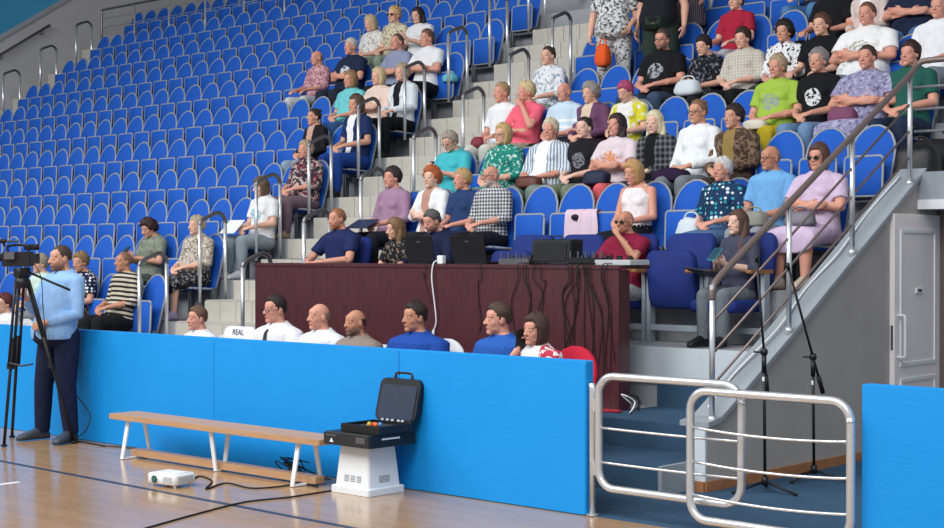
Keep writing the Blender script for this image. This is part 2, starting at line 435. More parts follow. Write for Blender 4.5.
# rail behind the tenth row
o = thing('guard_rail', 'steel guard rail with thin bars behind the tenth row of seats', 'railing', (0, YR[10] + .42, 0))
ztop = 6.66
part('top_rail', MB().tube(smooth_path([(-26.84, 0, 6.0), (-26.84, 0, ztop - .05), (-26.80, 0, ztop), (-26.7, 0, ztop + .01)], 3) + [Vector((-15.0, 0, ztop + .01))], .024, 8), M_dsteel, o, True)
for z in (6.30, 6.48):
    part('bar', MB().tube([(-26.84, 0, z), (-15.0, 0, z)], .008, 6), M_chrome, o, True)
for k in range(11):
    part('post', MB().tube([(-26.84 + 1.165 * k, 0, TR[10]), (-26.84 + 1.165 * k, 0, ztop)], .021, 8), M_chrome, o, True)
# sloping rail on the right-hand side wall
o = thing('stair_handrail', 'sloping steel handrail with three thin bars on the grey side wall', 'railing')
xr = X_S - .008
def hz(y): return 1.43 + (y - 8.80) * .5845
rail = smooth_path([(xr, 8.80, 1.33), (xr, 8.80, 1.38), (xr, 8.825, 1.435), (xr, 8.9, hz(8.9) + .005)], 4) + [Vector((xr, 11.70, hz(11.70)))] + smooth_path([(xr, 11.75, hz(11.75)), (xr, 11.83, 3.22), (xr + .05, 11.86, 3.262), (xr + .2, 11.86, 3.265)], 3) + [Vector((-3.0, 11.86, 3.265))]
part('hand_grip', MB().tube(rail, .025, 10), M_brown, o, True)
for dz, zr in ((.24, 3.04), (.46, 2.855), (.68, 2.67)):
    part('bar', MB().tube([(xr, 8.8, hz(8.8) - dz - .02), (xr, 11.78, hz(11.78) - dz)], .010, 6), M_brown, o, True)
    part('bar', MB().tube([(xr, 11.80, zr), (-3.0, 11.86, zr)], .012, 6), M_chrome, o, True)
for y, zb in ((8.80, .47), (9.81, 1.05), (10.755, 1.63), (11.72, 2.21)):
    part('post', MB().tube([(xr, y, zb), (xr, y, hz(y))], .021, 10), M_chrome, o, True)
    part('post_collar', MB().tube([(xr, y, zb), (xr, y, zb + .05)], .030, 10), M_chrome, o, True)

# ================================================================== PEOPLE: pose templates
def sstep(a, b, x):
    t = np.clip((x - a) / (b - a), 0, 1); return t * t * (3 - 2 * t)
TORSO = [(.385, -.04, .13, .10), (.44, -.05, .172, .135), (.52, -.045, .172, .128), (.62, -.025, .150, .113), (.70, -.01, .148, .108), (.80, 0, .160, .113),
         (.88, .005, .174, .112), (.935, .008, .180, .096), (.968, .010, .160, .080), (.995, .013, .115, .068), (1.018, .015, .078, .060), (1.035, .016, .062, .054)]
TORSO = [(z + .02 * max(0, min(1, (z - .6) / .33)), y, rx, ry) for z, y, rx, ry in TORSO]
HC = (0, -.03, 1.15)
def torso_rings(dz, inf=0.0, z0=0, z1=9, belly=0.0, n=20, fem=False, hipw=1.0):
    R = []
    for z, y, rx, ry in TORSO:
        if z < z0 or z > z1: continue
        b = belly * math.exp(-((z - .60) / .13) ** 2)
        hw = hipw if z < .6 else 1.0
        if fem and z > .9: rx *= .93
        inf_ = inf + (.010 if inf and z > .9 else 0)
        R.append([((rx * hw + inf_ + b * .35) * math.copysign(abs(math.cos(a)) ** .85, math.cos(a)), y - b * .5 + (ry + inf_ + b * .6) * math.copysign(abs(math.sin(a)) ** .9, math.sin(a)), z + dz) for a in [2 * math.pi * k / n for k in range(n)]])
    return R
def hand(mb, wr, d, nrm, side, curl=.5):
    """palm, four unequal fingers and a thumb leaving the side of the palm"""
    wr = Vector(wr); d = Vector(d).normalized(); nrm = Vector(nrm); nrm = (nrm - d * nrm.dot(d)).normalized(); lat = d.cross(nrm) * side
    M = Matrix((lat, d, nrm)).transposed()
    mb.ell(wr + d * .048, (.040, .055, .017), 10, 8, M)
    mb.ell(wr + d * .018, (.030, .04, .019), 8, 6, M)
    for i, (off, L) in enumerate(((-.030, .070), (-.010, .080), (.0105, .075), (.0295, .058))):
        p = wr + d * (.088 - .004 * abs(i - 1)) + lat * off
        a = curl; d1 = (d * math.cos(a) + nrm * math.sin(a)); d2 = (d * math.cos(a * 2.2) + nrm * math.sin(a * 2.2))
        q = p + d1 * L * .55; mb.tube([p - d * .02, p, q, q + d2 * L * .5], [.0095, .0095, .0085, .007], 6, True, True)
    p = wr + d * .030 - lat * .030; t1 = (d * .75 - lat * .55 + nrm * .35).normalized(); t2 = (d * .9 - lat * .05 + nrm * .45).normalized()
    mb.tube([p + lat * .01, p + t1 * .035, p + t1 * .035 + t2 * .032], [.013, .0105, .009], 6, True, True)
def head_geo(mb, dz):
    c = Vector(HC) + Vector((0, 0, dz))
    def P(x, y, z): return c + Vector((x, y, z))
    mb.ell(P(0, .012, .026), (.077, .096, .098), 20, 14)
    mb.ell(P(0, -.022, -.030), (.062, .072, .088), 18, 12)
    mb.ell(P(0, -.070, -.092), (.030, .026, .024), 10, 8)
    for s in (-1, 1):
        mb.ell(P(s * .040, -.052, -.022), (.026, .030, .032), 12, 8)
        mb.ell(P(s * .079, .012, -.004), (.010, .020, .033), 8, 8)
        mb.ell(P(s * .040, -.028, -.064), (.020, .042, .028), 10, 8)
    mb.ell(P(0, -.050, .050), (.060, .042, .040), 14, 10)
    mb.tube([P(-.044, -.070, .030), P(0, -.080, .027), P(.044, -.070, .030)], [.011, .013, .011], 8, True, True)
    for s in (-1, 1): mb.ell(P(s * .034, -.072, .004), (.019, .018, .014), 10, 8)
    mb.tube([P(0, -.084, .022), P(0, -.099, -.002), P(0, -.110, -.022)], [.010, .0115, .0145], 8, True, True)
    for s in (-1, 1): mb.ell(P(s * .012, -.098, -.025), (.009, .010, .008), 8, 6)
    mb.ell(P(0, -.084, -.058), (.026, .016, .014), 10, 6)
    mb.tube([P(0, .044, -.15), P(0, .022, -.05)], [.064, .060], 14, True, True)
ARMS = {   # elbow and wrist of the left (+x) arm then the right arm, hand direction, palm normal, curl
    'lap': (((.222, -.04, .69), (.085, -.30, .635), (-.75, -.55, -.25), (-.3, .3, -.9), .5), ((-.222, -.04, .69), (-.075, -.31, .62), (.75, -.55, -.2), (.3, .3, -.9), .5)),
    'knees': (((.222, -.05, .70), (.15, -.33, .635), (-.25, -.95, -.2), (0, 0, -1), .35), ((-.222, -.05, .70), (-.15, -.33, .635), (.25, -.95, -.2), (0, 0, -1), .35)),
    'crossed': (((.228, -.09, .71), (-.03, -.235, .745), (-.95, .1, .1), (0, 1, .1), .35), ((-.228, -.09, .71), (.02, -.265, .715), (.95, .1, .1), (0, 1, .1), .35)),
    'phone': (((.222, -.07, .70), (.065, -.32, .755), (-.5, -.75, .45), (-.3, .6, .7), .6), ((-.222, -.07, .70), (-.065, -.32, .755), (.5, -.75, .45), (.3, .6, .7), .6)),
    'chin': (((.20, -.20, .74), (.075, -.185, .975), (-.35, .15, .9), (-.5, .8, -.3), .9), ((-.245, -.09, .70), (.06, -.28, .69), (.95, -.2, .1), (0, .5, -.8), .4)),
    'mouth': (((.21, -.19, .80), (.055, -.215, 1.02), (-.55, .1, .85), (-.4, .85, -.2), .7), ((-.25, -.13, .70), (-.17, -.40, .70), (.3, -.9, -.1), (0, 0, -1), .4)),
    'ear': (((.245, -.05, .69), (.09, -.30, .635), (-.75, -.55, -.25), (-.3, .3, -.9), .5), ((-.235, -.17, .76), (-.115, -.11, 1.00), (-.02, .25, .95), (.8, .1, -.1), .9)),
    'table': (((.26, -.16, .73), (.07, -.42, .725), (-.85, -.5, 0), (0, 0, -1), .25), ((-.26, -.16, .73), (-.05, -.44, .725), (.85, -.4, 0), (0, 0, -1), .25)),
    'type': (((.25, -.15, .72), (.13, -.43, .735), (-.25, -.95, -.1), (0, 0, -1), .5), ((-.25, -.15, .72), (-.13, -.43, .735), (.25, -.95, -.1), (0, 0, -1), .5)),
    'hang': (((.235, .04, .66), (.255, -.02, .43), (0, -.15, -1), (-1, 0, 0), .3), ((-.235, .04, .66), (-.255, -.02, .43), (0, -.15, -1), (1, 0, 0), .3)),
    'carry': (((.235, .04, .66), (.20, -.16, .52), (-.2, -.6, -.7), (-.8, .2, 0), .5), ((-.235, .04, .66), (-.255, -.03, .43), (0, -.15, -1), (1, 0, 0), .7)),
    'camera': (((.235, -.03, .66), (.085, -.235, .59), (-.85, -.35, -.3), (-.2, .9, -.2), .5), ((-.225, -.09, .69), (-.105, -.285, .80), (.05, -.7, .65), (.6, -.2, .4), .8)),
}
def legs_joints(kind):
    if kind == 'sit': return {s: ((s * .092, -.03, .455), (s * .115, -.44, .465), (s * .112, -.455, .085), (s * .125, -.60, .03)) for s in (-1, 1)}
    if kind == 'wide': return {s: ((s * .092, -.03, .455), (s * .165, -.43, .465), (s * .150, -.44, .085), (s * .175, -.58, .03)) for s in (-1, 1)}
    if kind == 'standwide': return {s: ((s * .090, .0, .93), (s * .135, -.015, .50), (s * .175, .03, .085), (s * .21, -.12, .03)) for s in (-1, 1)}
    return {s: ((s * .090, .0, .93), (s * .105, -.012, .50), (s * .115, .03, .085), (s * .145, -.12, .03)) for s in (-1, 1)}
def remeshed(mb, voxel, tris, name, smooth=2):
    me = mb.mesh(name, None); ob = bpy.data.objects.new(name, me); COL.objects.link(ob)
    m = ob.modifiers.new('r', 'REMESH'); m.mode = 'VOXEL'; m.voxel_size = voxel; m.use_smooth_shade = True
    s = ob.modifiers.new('s', 'SMOOTH'); s.factor = .5; s.iterations = smooth
    d = ob.modifiers.new('d', 'DECIMATE'); d.ratio = 1.0
    dg = bpy.context.evaluated_depsgraph_get()
    if tris:
        d.show_viewport = False; dg.update(); n = sum(len(p.vertices) - 2 for p in ob.evaluated_get(dg).data.polygons)
        d.show_viewport = True; d.ratio = min(1.0, tris / max(1, n)); dg.update()
    out = bpy.data.meshes.new_from_object(ob.evaluated_get(dg)); bpy.data.objects.remove(ob)
    out.polygons.foreach_set('use_smooth', [True] * len(out.polygons))
    return finish_template(out)
def finish_template(me):
    co = np.empty(len(me.vertices) * 3, np.float32); me.vertices.foreach_get('co', co)
    a = me.attributes.new('rest', 'FLOAT_VECTOR', 'POINT'); a.data.foreach_set('vector', co)
    return me
TPL = {}
def tpl(kind, *key):
    k = (kind,) + key
    if k not in TPL: TPL[k] = globals()['tpl_' + kind](*key)
    return TPL[k]
def tpl_body(pose, legs, hi=False):
    dz = .46 if legs.startswith('stand') else 0; mb = MB(); mb.loft(torso_rings(dz)); head_geo(mb, dz)
    for s, (el, wr, hd, hn, cu) in zip((1, -1), ARMS[pose]):
        Z = Vector((0, 0, dz)); sh = Vector((s * .165, .008, .953)) + Z; el = Vector(el) + Z; wr = Vector(wr) + Z
        mb.tube([sh, sh.lerp(el, .5), el], [.050, .045, .040], 12, True, True)
        mb.tube([el, el.lerp(wr, .35), wr], [.040, .038, .026], 12, True, True)
        hand(mb, wr, hd, hn, s, cu)
    for s, (h, k, a, t) in legs_joints(legs).items():
        h, k, a, t = map(Vector, (h, k, a, t))
        mb.tube([h, h.lerp(k, .5), k], [.088, .075, .056], 14, True, True)
        mb.tube([k, k.lerp(a, .35), a], [.054, .054, .034], 14, True, True)
        mb.tube([a - Vector((0, -.02, .03)), a.lerp(t, .5) - Vector((0, 0, .012)), t], [.034, .034, .024], 10, True, True)
    return remeshed(mb, .0065 if not hi else .0055, 9000 if not hi else 22000, 'body', 2)
def tpl_shirt(pose, legs, sleeve, fem, belly, hem=.44):
    dz = .46 if legs.startswith('stand') else 0; mb = MB()
    top = .975 if sleeve != 'none' else .94
    rings = torso_rings(dz, .013, hem - .01, 1.045 if sleeve != 'none' else .965, belly, 24, fem)
    if sleeve == 'none':
        rings = rings[:-1] + [[(x * .80, y, z) for x, y, z in rings[-1]], [(x * .62, y * .9, z + .03) for x, y, z in rings[-1]]]
    mb.loft(rings)
    if sleeve == 'none':
        for s in (-1, 1): mb.tube([(s * .10, -.06, .93 + dz), (s * .105, 0, 1.002 + dz), (s * .10, .07, .945 + dz)], [.028, .026, .028], 8, True, True)
    if fem:
        for s in (-1, 1): mb.ell((s * .072, -.082, .845 + dz), (.068, .055, .062), 12, 8)
    if sleeve != 'none':
        for s, (el, wr, *_q) in zip((1, -1), ARMS[pose]):
            Z = Vector((0, 0, dz)); sh = Vector((s * .155, .008, .948)) + Z; el = Vector(el) + Z; wr = Vector(wr) + Z
            e = sh.lerp(el, .72); mb.ell(sh + Vector((0, 0, -.006)), (.074, .074, .072), 14, 10)
            if sleeve == 'short': mb.tube([sh, sh.lerp(e, .5), e], [.070, .066, .064], 14, True)
            else:
                w2 = el.lerp(wr, .93 if sleeve == 'long' else .35)
                mb.tube([sh, sh.lerp(el, .5), el, el.lerp(w2, .5), w2], [.070, .062, .056, .052, .042], 14, True)
    if sleeve != 'none':
        nk = Vector((0, .014, 1.028 + dz))       # collar
        ring = [nk + Vector((.076 * math.cos(a), .070 * math.sin(a), .020 * math.sin(a))) for a in [2 * math.pi * k / 14 for k in range(15)]]
        mb.tube(ring, .014, 8)
    return remeshed(mb, .0105, 3600, 'shirt', 2)
def tpl_trousers(pose, legs, cut, belly):
    dz = .46 if legs.startswith('stand') else 0; mb = MB(); mb.loft(torso_rings(dz, .012, .38, .60, belly * .7, 20))
    for s, (h, k, a, t) in legs_joints(legs).items():
        h, k, a = map(Vector, (h, k, a)); e = a + Vector((0, 0, -.015)) if cut == 'long' else k.lerp(a, .30)
        mb.tube([h, h.lerp(k, .5), k], [.108, .096, .078], 14, True, True)
        mb.tube([k, k.lerp(e, .45), e], [.077, .072, .060 if cut == 'long' else .075], 14, True)
    return remeshed(mb, .012, 3000, 'trousers', 3)
def tpl_skirt(pose, legs, belly):
    mb = MB()
    if legs.startswith('stand'):
        R = []
        for z, rx, ry in ((1.10, .158, .12), (1.0, .185, .15), (.9, .20, .165), (.7, .22, .18), (.48, .25, .20)):
            R.append([(rx * math.cos(a), ry * math.sin(a) - .01, z) for a in [2 * math.pi * k / 20 for k in range(20)]])
        mb.loft(R)
    else:
        mb.loft(torso_rings(0, .014, .38, .64, belly, 20))
        R = []
        for y, rx, z0, z1 in ((.04, .18, .38, .56), (-.10, .205, .37, .575), (-.25, .215, .37, .57), (-.40, .22, .35, .555), (-.49, .215, .33, .54), (-.525, .20, .30, .48)):
            zc, rz = (z0 + z1) / 2, (z1 - z0) / 2
            R.append([(rx * math.copysign(abs(math.cos(a)) ** .75, math.cos(a)), y, zc + rz * math.copysign(abs(math.sin(a)) ** .8, math.sin(a))) for a in [2 * math.pi * k / 20 for k in range(20)]])
        mb.loft(R)
    return remeshed(mb, .012, 2200, 'skirt', 3)
def tpl_shoe(legs, side, kind):
    h, k, a, t = legs_joints(legs)[side]; a, t = Vector(a), Vector(t); d = (t - a); d.z = 0; d.normalize(); n = Vector((-d.y, d.x, 0))
    R = []; back = a - d * .055
    for u, w, h0 in ((0, .026, .06), (.03, .040, .10), (.09, .042, .115), (.14, .044, .090), (.20, .048, .066), (.25, .041, .052), (.275, .02, .03)):
        c = back + d * u; c.z = 0
        R.append([c + n * (w * math.copysign(abs(math.cos(q)) ** .7, math.cos(q))) + Vector((0, 0, .002 + h0 / 2 + h0 / 2 * math.copysign(abs(math.sin(q)) ** .7, math.sin(q)))) for q in [2 * math.pi * j / 12 for j in range(12)]])
    mb = MB().loft(R)
    return finish_template(mb.mesh('shoe', None, True))
def tpl_hair(kind, dz):
    """a shell round the skull that sinks under the skin over the face"""
    c = Vector(HC) + Vector((0, .012, .026 + dz)); seg, rings = 32, 20; R = []
    rr = random.Random(kind)
    for i in range(rings + 1):
        th = math.pi * min(max(i, .05), rings - .05) / rings; row = []
        for k in range(seg):
            ph = 2 * math.pi * k / seg
            dx, dy, dzz = math.sin(th) * math.cos(ph), math.sin(th) * math.sin(ph), -math.cos(th)
            front = -dy
            pass
            ff = lambda lo_, hi_: (lambda q: q * q * (3 - 2 * q))(max(0, min(1, (front - lo_) / (hi_ - lo_))))
            if kind in ('bob', 'long', 'wavy'): lim = -.95 + (.50 + .95) * ff(.34, .66)
            elif kind == 'short': lim = -.66 + .46 * ff(-.45, .10) + .66 * ff(.28, .62)          # nape, over the ear, forehead
            elif kind == 'curly': lim = -.75 + .40 * ff(-.4, .15) + .80 * ff(.28, .60)
            elif kind == 'bun': lim = -.50 + .40 * ff(-.4, .10) + .64 * ff(.22, .60)
            elif kind == 'mens': lim = -.58 + .55 * ff(-.55, -.12) - .22 * (ff(.10, .22) - ff(.30, .40)) + .58 * ff(.30, .62)
            elif kind == 'crew': lim = -.50 + .50 * ff(-.55, -.12) - .20 * (ff(.10, .22) - ff(.30, .40)) + .66 * ff(.28, .60)
            else: lim = -.55 + .35 * ff(-.5, -.1)
            lim += (.05 * math.sin(ph * 5 + 1.3) + .04 * math.sin(ph * 11)) * ff(.2, .6)
            m = max(0, min(1, (dzz - lim) / .16 + .5))
            if kind == 'fringe': m = m * max(0, min(1, (.42 - dzz) / .35)) * max(0, min(1, (.30 - front) / .4))
            th_ = {'mens': .016, 'short': .021, 'crew': .009, 'bob': .028, 'long': .022, 'bun': .014, 'curly': .040, 'fringe': .006, 'wavy': .030}[kind]
            jit = {'curly': .013, 'wavy': .008, 'short': .0055, 'bob': .004, 'mens': .005}.get(kind, .0035) * (rr.random() * 2 - 1)
            ex = th_ + jit
            if kind == 'mens' and dzz < .25: ex -= .008
            if kind == 'short': ex += .010 * max(0, -front) + .004 * math.sin(ph * 7 + dzz * 9)
            if kind in ('short', 'bob', 'mens') and dzz > .2: ex += .008 * (dzz - .2) + .004 * math.sin(ph * 3)
            s_ = (1 + m * ex / .09) if m > .02 else .9
            s_ = .90 + (s_ - .90) * m if m < 1 else s_
            p = Vector((dx * .077, dy * .096, dzz * .098)) * s_
            if kind in ('bob', 'long', 'wavy') and dzz < -.1 and m > .5:
                drop = {'bob': .035, 'long': .05, 'wavy': .05}[kind] * min(1, (-.1 - dzz) / .5); p.z -= drop; p.x *= 1 + drop * 2.2
            row.append(c + p)
        R.append(row)
    mb = MB().loft(R)
    if kind == 'bun': mb.ell(c + Vector((0, .085, .075)), (.036, .034, .034), 12, 8)
    if kind in ('long', 'wavy'):
        for s in (-1, 1):
            pts = [c + Vector((s * .074, .02, -.02)), c + Vector((s * .083, .015, -.10)), c + Vector((s * .085, -.01, -.18)), c + Vector((s * .080, -.055, -.26)), c + Vector((s * .078, -.085, -.34))]
            if kind == 'wavy': pts = [p + Vector((.008 * math.sin(i * 2.1), .006 * math.cos(i * 2.5), 0)) for i, p in enumerate(pts)]
            mb.tube(smooth_path(pts, 3), [.030, .033, .036, .037, .038, .038, .037, .036, .035, .032, .028, .022, .012][:len(smooth_path(pts, 3))], 10, True, True)
        B = []
        for z, rx, ry, y in ((.03, .07, .06, .03), (-.06, .085, .055, .055), (-.14, .098, .042, .065), (-.22, .105, .034, .075), (-.29, .09, .024, .082)):
            B.append([c + Vector((rx * math.cos(a), y + ry * math.sin(a), z)) for a in [2 * math.pi * j / 16 for j in range(16)]])
        mb.loft(B)
    me = mb.mesh('hair', None, True)
    return finish_template(me)
def tpl_glasses(dark, dz):
    mb = MB(); c = Vector(HC) + Vector((0, 0, dz))
    for s in (-1, 1):
        pts = [c + Vector((s * .036 + .024 * math.cos(a), -.104 + .006 * abs(math.cos(a)) * (1 if s * math.cos(a) > 0 else 0), .004 + .017 * math.sin(a))) for a in [2 * math.pi * k / 12 for k in range(13)]]
        mb.tube(pts, .0026, 5)
        if dark: mb.loft([[p + Vector((0, -.001, 0)) for p in pts[:-1]], [p + Vector((0, .002, 0)) for p in pts[:-1]]])
        mb.tube([c + Vector((s * .060, -.098, .008)), c + Vector((s * .080, -.04, .008)), c + Vector((s * .083, .01, .004))], .0026, 5)
    mb.tube([c + Vector((-.012, -.106, .006)), c + Vector((0, -.109, .008)), c + Vector((.012, -.106, .006))], .0026, 5)
    return finish_template(mb.mesh('glasses', None, True))

HEAD_S = .92
def deform(me, dz, girth=1.0, yaw=0.0, pitch=0.0, roll=0.0, fwd=0.0, hair=False, scale=1.0, shear=(0, 0)):
    me = me.copy(); n = len(me.vertices); co = np.empty(n * 3, np.float32); me.vertices.foreach_get('co', co); v = co.reshape(-1, 3).astype(float)
    v[:, 2] -= dz
    w = 1 - sstep(.95, 1.03, v[:, 2])
    if hair: w = w * 0
    v[:, 0] *= 1 + (girth - 1) * w; v[:, 1] *= 1 + (girth - 1) * .9 * w * (v[:, 1] > -.2) + (girth - 1) * .15 * w * (v[:, 1] <= -.2)
    hw = sstep(.975, 1.06, v[:, 2]) if not hair else sstep(.80, 1.03, v[:, 2])
    piv = np.array((0, .012, 1.03)); a = math.radians(yaw); b = math.radians(pitch); c_ = math.radians(roll)
    R = np.array(Euler((b, c_, 0)).to_matrix()) ; Rz = np.array(Euler((0, 0, a)).to_matrix())
    rot = ((v - piv) * HEAD_S) @ R.T @ Rz.T + piv
    v = v + (rot - v) * hw[:, None]
    if fwd:
        k = sstep(.45, .75, v[:, 2]); an = math.radians(fwd) * k; py, pz = -.04, .47
        y, z = v[:, 1] - py, v[:, 2] - pz; v[:, 1] = py + y * np.cos(an) - z * np.sin(an); v[:, 2] = pz + y * np.sin(an) + z * np.cos(an)
    v[:, 2] += dz
    hz_ = np.clip(v[:, 2] - .12, 0, 3); v[:, 0] += shear[0] * hz_; v[:, 1] += shear[1] * hz_
    v *= scale
    me.vertices.foreach_set('co', v.astype(np.float32).ravel()); me.update()
    return me

# ---- skin and cloth
def skin(tone, brow, beard=None, dz=0.0):
    k = ('skin', tone, brow, beard, dz)
    if k in MATS: return MATS[k]
    t = NT('skin_' + tone.strip('#')); x, y, z = t.sep(t.attr('rest')); z = t.math('SUBTRACT', z, dz)
    ax = t.math('ABSOLUTE', x)
    def el(cx, cz, rx, rz, u=ax):
        a = t.math('DIVIDE', t.math('SUBTRACT', u, cx), rx); b = t.math('DIVIDE', t.math('SUBTRACT', z, cz), rz)
        return t.math('ADD', t.math('MULTIPLY', a, a), t.math('MULTIPLY', b, b))
    def inside(e, soft=.3): return t.math('SUBTRACT', 1.0, t.ramp(e, 1 - soft, 1 + soft), clamp=True)
    front = t.math('LESS_THAN', y, -.085)
    base = lin(tone); red = tuple((base[0] * .98, base[1] * .78, base[2] * .76)) + (1,)
    n = t.noise(t.attr('rest'), 18, 3)
    col = t.mix(t.math('MULTIPLY', t.ramp(n, .4, .7), .35), base, red)
    col = t.mix(t.math('MULTIPLY', t.math('MULTIPLY', inside(el(.042, 1.122, .028, .022), .9), front), .35), col, red)
    if beard:
        e = t.math('MULTIPLY', t.math('LESS_THAN', y, -.01), t.math('SUBTRACT', 1.0, t.ramp(z, 1.085, 1.12), clamp=True))
        e = t.math('MULTIPLY', e, t.ramp(z, 1.015, 1.035)); e = t.math('MULTIPLY', e, t.math('LESS_THAN', y, t.math('MULTIPLY_ADD', z, -.9, 1.0)))
        col = t.mix(t.math('MULTIPLY', e, .8), col, lin(beard))
    col = t.mix(t.math('MULTIPLY', inside(el(0, 1.090, .025, .0085, x)), t.math('MULTIPLY', front, .75)), col, lin('#b0645c'))
    col = t.mix(t.math('MULTIPLY', inside(el(.035, 1.155, .017, .0080)), t.math('MULTIPLY', front, .55)), col, lin('#7b564c'))
    col = t.mix(t.math('MULTIPLY', inside(el(.035, 1.154, .0125, .0055)), front), col, lin('#a89a92'))
    col = t.mix(t.math('MULTIPLY', inside(el(.034, 1.154, .0078, .0075)), front), col, lin('#2a211f'))
    col = t.mix(t.math('MULTIPLY', inside(el(.037, 1.176, .021, .0042)), t.math('MULTIPLY', t.math('LESS_THAN', y, -.075), .6)), col, lin(brow))
    t.b.inputs['Subsurface Weight'].default_value = 0.0
    MATS[k] = t.done(col, .52, 0, .35); return MATS[k]
def cloth(kind, c1, c2='#ffffff', c3='#888888', sc=1.0, dz=0.0):
    k = ('cloth', kind, c1, c2, c3, sc, dz)
    if k in MATS: return MATS[k]
    t = NT('cloth_%s_%s' % (kind, c1.strip('#'))); P = t.attr('rest'); x, y, z = t.sep(P); z = t.math('SUBTRACT', z, dz)
    A, B, C = lin(c1), lin(c2), lin(c3)
    wr = t.noise(t.mapv(P, (7, 7, 4)), 3, 3)
    col = A
    if kind == 'hstripe': col = t.mix(t.math('GREATER_THAN', t.math('FRACT', t.math('DIVIDE', t.math('ADD', z, t.math('MULTIPLY', y, .25)), .05 * sc)), .5), A, B)
    elif kind == 'vstripe': col = t.mix(t.math('GREATER_THAN', t.math('FRACT', t.math('DIVIDE', t.math('ADD', x, t.math('MULTIPLY', y, .6)), .032 * sc)), .5), A, B)
    elif kind == 'check':
        u = t.math('GREATER_THAN', t.math('FRACT', t.math('DIVIDE', t.math('ADD', x, t.math('MULTIPLY', y, .7)), .05 * sc)), .5); w = t.math('GREATER_THAN', t.math('FRACT', t.math('DIVIDE', z, .05 * sc)), .5)
        col = t.mix(t.math('MULTIPLY', t.math('ADD', u, w), .5), A, B)
    elif kind == 'dots':
        d = t.voro(P, 24 / sc, 'F1', 'Distance', .25); c = t.node('ShaderNodeSeparateColor'); t.put(c.inputs[0], t.voro(P, 24 / sc, 'F1', 'Color', .25))
        col = t.mix(t.math('LESS_THAN', d, .36), A, t.mix(t.math('GREATER_THAN', c.outputs[0], .45), C, B))
    elif kind == 'floral':
        d = t.noise(P, 22 / sc, 3, .6); e = t.noise(t.mapv(P, (1, 1, 1), (3, 5, 1)), 26 / sc, 2)
        col = t.mix(t.math('GREATER_THAN', d, .53), A, B); col = t.mix(t.math('GREATER_THAN', e, .585), col, C)
    elif kind == 'print':        # a printed motif on the chest
        d = t.noise(P, 46 / sc, 3, .6); ex = t.math('DIVIDE', x, .085); ez = t.math('DIVIDE', t.math('SUBTRACT', z, .80), .085)
        m = t.math('LESS_THAN', t.math('ADD', t.math('MULTIPLY', ex, ex), t.math('MULTIPLY', ez, ez)), 1.0)
        m = t.math('MULTIPLY', m, t.math('MULTIPLY', t.math('LESS_THAN', y, -.05), t.math('GREATER_THAN', d, .47)))
        col = t.mix(m, A, B)
    elif kind == 'open':         # open front over a second garment
        m = t.math('MULTIPLY', t.math('LESS_THAN', t.math('ABSOLUTE', x), t.math('MULTIPLY_ADD', z, .055, .012)), t.math('LESS_THAN', y, -.03)); col = t.mix(m, A, B)
    elif kind == 'opencheck':
        u = t.math('GREATER_THAN', t.math('FRACT', t.math('DIVIDE', t.math('ADD', x, t.math('MULTIPLY', y, .7)), .06)), .55); w = t.math('GREATER_THAN', t.math('FRACT', t.math('DIVIDE', z, .06)), .55)
        col = t.mix(t.math('MULTIPLY', t.math('ADD', u, w), .5), A, C)
        m = t.math('MULTIPLY', t.math('LESS_THAN', t.math('ABSOLUTE', x), .065), t.math('LESS_THAN', y, -.03)); col = t.mix(m, col, B)
    elif kind == 'openstripe':
        col = t.mix(t.math('GREATER_THAN', t.math('FRACT', t.math('DIVIDE', t.math('ADD', x, t.math('MULTIPLY', y, .6)), .032)), .5), A, C)
        m = t.math('MULTIPLY', t.math('LESS_THAN', t.math('ABSOLUTE', x), .065), t.math('LESS_THAN', y, -.03)); col = t.mix(m, col, B)
    elif kind == 'openfloral':
        d = t.noise(P, 26, 3, .6); col = t.mix(t.math('GREATER_THAN', d, .52), A, C)
        m = t.math('MULTIPLY', t.math('LESS_THAN', t.math('ABSOLUTE', x), .055), t.math('LESS_THAN', y, -.03)); col = t.mix(m, col, B)
    elif kind == 'tie':
        m = t.math('MULTIPLY', t.math('LESS_THAN', t.math('ABSOLUTE', x), t.math('MULTIPLY_ADD', z, -.055, .072)), t.math('MULTIPLY', t.math('LESS_THAN', y, -.04), t.math('LESS_THAN', z, .985))); col = t.mix(m, A, B)
    elif kind == 'yoke':         # sweep of another colour over shoulders
        d = t.noise(P, 15, 3, .6); m = t.math('MULTIPLY', t.math('GREATER_THAN', d, .45), t.math('GREATER_THAN', t.math('ABSOLUTE', x), .085)); col = t.mix(m, A, B)
    elif kind == 'bars':         # three slanting bars rising to the right, on the chest
        m = 0.0
        for i, (x0, zt) in enumerate(((-.062, .775), (-.022, .815), (.018, .855))):
            xs = t.math('SUBTRACT', t.math('ADD', x, t.math('MULTIPLY', t.math('SUBTRACT', z, .72), .45)), x0)
            q = t.math('MULTIPLY', t.math('MULTIPLY', t.math('GREATER_THAN', xs, 0.0), t.math('LESS_THAN', xs, .031)), t.math('MULTIPLY', t.math('GREATER_THAN', z, .72), t.math('LESS_THAN', z, zt)))
            m = t.math('MAXIMUM', m, q)
        q = t.math('MULTIPLY', t.math('LESS_THAN', t.math('ABSOLUTE', x), .07), t.math('MULTIPLY', t.math('GREATER_THAN', z, .685), t.math('LESS_THAN', z, .705)))
        m = t.math('MAXIMUM', m, t.math('MULTIPLY', q, t.math('GREATER_THAN', t.math('FRACT', t.math('DIVIDE', x, .024)), .3)))
        col = t.mix(t.math('MULTIPLY', m, t.math('LESS_THAN', y, -.04)), A, B)
    elif kind == 'polo':         # broad bands across the chest
        m = t.math('MULTIPLY', t.math('GREATER_THAN', t.math('FRACT', t.math('DIVIDE', z, .075)), .6), t.math('LESS_THAN', z, .84)); col = t.mix(m, A, B); m = t.math('LESS_THAN', z, .62); col = t.mix(m, col, C)
